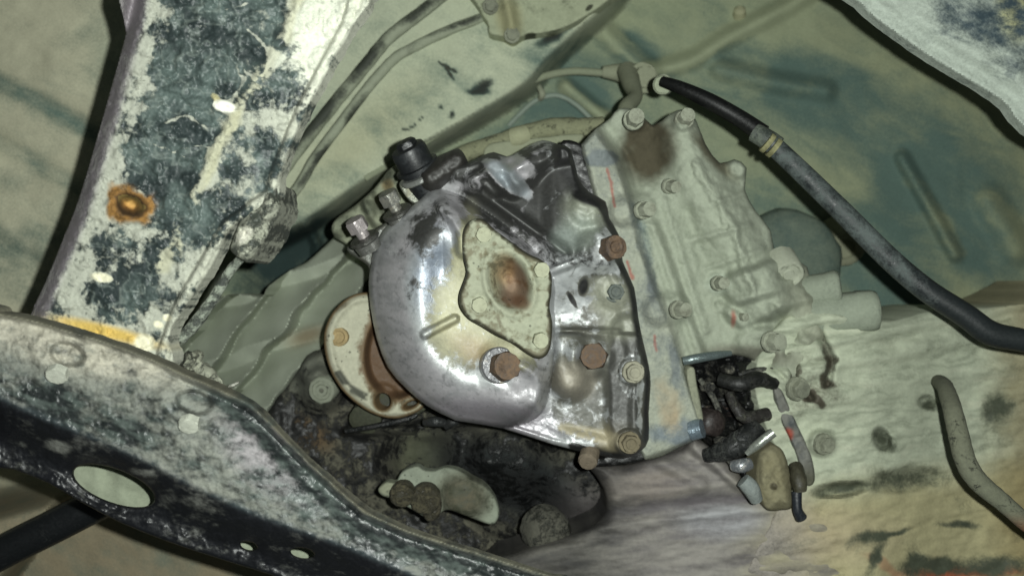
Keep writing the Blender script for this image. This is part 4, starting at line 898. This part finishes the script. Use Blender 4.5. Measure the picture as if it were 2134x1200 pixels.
# ------------------------------------------------------------------ gearbox casing, lower right
gb = empty('gearbox', P(1850, 900, 720), 'pale dust covered gearbox casing filling the lower right corner', 'gearbox')
GB = [(1600, 700), (1680, 640), (1760, 660), (1800, 664), (1860, 668), (1920, 652), (1990, 640), (2060, 640), (2140, 632), (2320, 620), (2340, 1300), (1500, 1340), (1560, 1180), (1600, 1100), (1640, 1000), (1600, 900), (1570, 800)]
DARKP = [(1750, 1020, 50, 14, -5), (1890, 1000, 66, 24, -6), (1838, 915, 16, 22, -20), (1932, 838, 17, 13, 0), (1800, 1120, 34, 12, -20), (1860, 1110, 34, 7, -12), (1822, 1160, 12, 34, 20), (1950, 1170, 50, 14, 10), (2080, 850, 26, 40, 30), (2060, 1180, 90, 20, 0), (1730, 925, 9, 14, 20), (1900, 1188, 30, 16, 0), (1990, 1090, 50, 8, 0)]
def gb_d(X, Y, t):
    d = 650 + 44 * sst(X, 1760, 2050) + 0 * Y; u = Y + 0.20 * X
    for c, w_, h in ((1010, 16, 7), (1060, 14, 5), (1110, 18, 6), (1180, 22, 5)): d = d - h * np.exp(-((u - c) / w_) ** 2)
    for b in DARKP[:4]: d = d + 9 * blob(X, Y, *b, soft=0.4)
    d = d - 8 * bump(circ(X, Y, 1690, 790, 80), 70) + 10 * np.exp(-(pline(X, Y, [(1650, 745), (1655, 790), (1690, 830)]) / 8.0) ** 2) + 10 * np.exp(-(pline(X, Y, [(1705, 690), (1735, 750), (1725, 800)]) / 8.0) ** 2)
    d = d + 5 * np.exp(-(pline(X, Y, [(1610, 765), (1650, 800), (1662, 812)]) / 6.0) ** 2)
    d = d - 8 * bump(circ(X, Y, 1712, 922, 30), 20) - 10 * sst(Y, 1080, 1260) * sst(X, 1700, 1850)
    return d + 3 * (fbm(X, Y + 0.2 * X, 40, 3, 171) - 0.5) + 8 * (fbm(X * 0.4, Y + 0.1 * X, 30, 3, 173) - 0.5)
def gb_p(X, Y, t):
    X, Y = warp(X, Y, 22, 40); n = fbm(X * 0.4, Y + 0.1 * X, 24, 4, 175); cb = Col(X, (166, 172, 152)); ca = Col(X, (84, 90, 74)); s_ = fbm(X * 0.12 + Y * 0.03, Y + 0.15 * X, 7, 4, 431); cb.mix(sst(s_, 0.5, 0.8) * 0.5, (118, 124, 108)); cb.mix(1 - sst(s_, 0.2, 0.42), (172, 176, 156)); m = 0.9 + (n - 0.5) * 0.6
    cb.mix(sst(Y + 0.15 * X, 1230, 1330), (162, 156, 122)); cb.mix(sst(X, 2020, 2140) * 0.6, (128, 112, 74)); cb.mix(blob(X, Y, 1660, 1120, 160, 60, 0, 0.8) * 0.6, (158, 144, 122))
    for b in DARKP:
        f = blob(X, Y, *b, soft=0.9); m = m - 0.7 * f * (0.3 + 1.4 * n); ca.mix(f, (70, 74, 62))
    f = blob(X, Y, 1690, 800, 70, 80, 0); ca.mix(f, (72, 66, 56)); m -= 0.2 * f
    for p_ in ([(1650, 745), (1655, 790), (1690, 830)], [(1705, 690), (1735, 750), (1725, 800)], [(1690, 820), (1712, 848)]):
        f = 1 - sst(pline(X, Y, p_), 4, 12); m -= 0.5 * f; ca.mix(f, (74, 70, 60))
    f = (1 - sst(X + 0.25 * (1180 - Y), 1600, 1760)) * sst(Y, 960, 1040); cb.mix(f, (146, 140, 132)); ca.mix(f, (104, 100, 96)); m -= 0.25 * f
    f = blob(X, Y, 2000, 1192, 120, 12, 0, 0.5); cb.mix(f, (150, 84, 60)); f = blob(X, Y, 1840, 1178, 40, 12, 30, 0.5); cb.mix(f * 0.6, (150, 110, 84))
    return ca.c, cb.c, m
relief('casing', GB, gb_d, 800, 3, 'cast_dust', gb, gb_p, er=8, ek=0.25, n=2)
for x, y, r in ((1716, 925, 6), (1662, 810, 7)):
    turned('bolt', tuple(hexhead(r, 5, 1.3, 1.6)), x, y, 636, (0.4, 0, -1), 'cast_dust', gb, BOLT_DUST, 0.3)

# ------------------------------------------------------------------ gear selector linkage in its dark recess
gl = empty('selector_linkage', P(1550, 850, 650), 'oily black selector linkage in the recess right of the transfer case joint', 'linkage')
RB = [(1428, 770), (1440, 752), (1500, 738), (1590, 742), (1640, 800), (1672, 880), (1700, 960), (1700, 1010), (1660, 1030), (1560, 1000), (1500, 950), (1470, 880), (1446, 830)]
relief('recess', RB, lambda X, Y, t: 672 - 16 * bump(circ(X, Y, 1560, 830, 34), 30) - 12 * bump(circ(X, Y, 1508, 890, 30), 26) + 60 * (fbm(*warp(X, Y, 20, 30), 34, 4, 181) - 0.5), 720, 3, 'mud', gl,
       lambda X, Y, t: (Col(X, (14, 15, 15)).c, Col(X, (70, 68, 58)).mix(blob(X, Y, 1530, 860, 50, 16, 10) * 0.8, (92, 62, 48)).c, 0.28 + (fbm(X, Y, 24, 3, 7) - 0.5) * 0.8), er=6)
tube('upper_bar', [(1424, 752, 618), (1450, 747, 616), (1490, 740, 618), (1522, 736, 624)], [9, 10, 9, 6], 'steel', gl, ((110, 122, 122), (60, 64, 60), 0.3))
relief('left_plate', [(1430, 774), (1446, 766), (1452, 800), (1462, 850), (1466, 880), (1452, 876), (1440, 830)], lambda X, Y, t: 634 + 0 * X, 660, 2.5, 'cast_dust', gl, ((90, 92, 80), (132, 134, 116), 0.6), er=4)
turned('oil_seal', ((10, -18, 0), (10, 4, 0), (9, 6, 0), (5, 8, 0), (2, 8.5, 0)), 1482, 880, 640, (0.5, 0.0, -1), 'rust', gl, ((34, 28, 27), (56, 46, 42), 0.4), smooth=60)
tube('cross_rod', [(1440, 896, 632), (1464, 892, 628)], [22, 20], 'steel', gl, ((120, 134, 144), (96, 104, 110), 0.3))
tube('lever', [(1500, 790, 640), (1540, 800, 632), (1580, 790, 636), (1616, 800, 642)], [14, 16, 17, 12], 'mud', gl, ((18, 19, 18), (52, 52, 46), 0.35), wob=0.2)
tube('lever_arm', [(1520, 820, 640), (1534, 850, 634), (1556, 870, 632), (1600, 862, 638)], [10, 11, 14, 14], 'mud', gl, ((36, 34, 32), (74, 74, 64), 0.4), wob=0.1)
relief('side_plate', [(1612, 806), (1628, 812), (1644, 846), (1664, 890), (1690, 948), (1698, 1000), (1680, 1010), (1664, 960), (1650, 920), (1630, 880), (1618, 840)], lambda X, Y, t: 644 + 0.03 * (Y - 900) + 10 * (fbm(X, Y, 26, 3, 5) - 0.5), 690, 2.5, 'cast_dust', gl,
       lambda X, Y, t: (Col(X, (74, 78, 80)).c, Col(X, (120, 120, 116)).mix(fbm(X, Y, 24, 3, 6) * 0.9, (92, 92, 84)).mix(blob(X, Y, 1640, 908, 12, 17, 20, 0.4), (150, 72, 58)).mix(sst(Y, 950, 1000), (84, 84, 72)).c, 0.8 + (fbm(X, Y, 20, 3, 6) - 0.5)), er=5, ek=0.6)
tube('pin', [(1556, 944, 622), (1580, 925, 618), (1612, 900, 616)], [7, 10, 10], 'steel', gl, ((150, 154, 146), (120, 122, 110), 0.3))
tube('boot', [(1470, 950, 640), (1530, 930, 628), (1580, 890, 632)], [14, 26, 22], 'mud', gl, ((18, 20, 20), (58, 60, 56), 0.4), wob=0.15)
tube('clevis', [(1526, 970, 622), (1545, 970, 618), (1562, 966, 620)], [11, 15, 13], 'steel', gl, ((130, 134, 138), (140, 136, 130), 0.4))
tube('clevis', [(1548, 1000, 616), (1564, 1016, 616), (1576, 1040, 620)], [16, 18, 14], 'cast_dust', gl, ((104, 112, 112), (128, 134, 130), 0.6))
PD = [(1578, 950), (1596, 930), (1614, 926), (1632, 940), (1644, 975), (1650, 1020), (1650, 1056), (1630, 1062), (1600, 1062), (1584, 1040), (1574, 1000)]
relief('cover_pad', PD, lambda X, Y, t: 630 - 8 * bump(-t, 30) + 9 * (fbm(X, Y, 24, 3, 6) - 0.5), 660, 2.4, 'cast_dust', gl, lambda X, Y, t: (Col(X, (74, 70, 54)).c, Col(X, (124, 120, 98)).mix(fbm(X, Y, 30, 3, 5) * 0.8, (112, 106, 80)).c, 0.85 + (fbm(X, Y, 20, 3, 3) - 0.5) * 0.5 - 0.8 * blob(X, Y, 1612, 1014, 8, 7)), er=7, ek=0.7)
tube('rubber_strap', [(1658, 970, 640), (1664, 1000, 630), (1668, 1024, 628)], [14, 17, 13], 'rubber', gl, ((44, 42, 32), (70, 68, 54), 0.4), wob=0.12)
tube('strap_end', [(1660, 1024, 630), (1662, 1060, 628), (1670, 1078, 630)], [11, 10, 12], 'rubber', gl, ((26, 30, 36), (50, 52, 52), 0.3))

# small clutter of the linkage: pins, nuts and link plates in the recess
for k, (x, y, d, r) in enumerate(((1478, 806, 640, 4.0), (1520, 770, 650, 3.6), (1576, 905, 628, 3.6), (1508, 920, 630, 4.0), (1560, 800, 640, 3.4))):
    turned('nut', ((r, -8, 1), (r, 2.2, 1), (r * 0.85, 3, 0), (r * 0.5, 3, 0), (r * 0.45, 5, 0), (r * 0.2, 5.2, 0)), x, y, d, (0.3, 0.1 * (k % 3) - 0.1, -1), 'mud', gl, ((34, 34, 32), (96, 94, 84), 0.45), 0.3 * k)
for x0, y0, x1, y1, d in ((1458, 790, 1500, 860, 646), (1540, 780, 1612, 770, 652), (1490, 930, 1530, 975, 634)):
    tube('link', [(x0, y0, d), ((x0 + x1) / 2 + 4, (y0 + y1) / 2 - 3, d - 4), (x1, y1, d)], [5, 7, 5], 'mud', gl, ((30, 31, 30), (90, 90, 82), 0.5), wob=0.15)
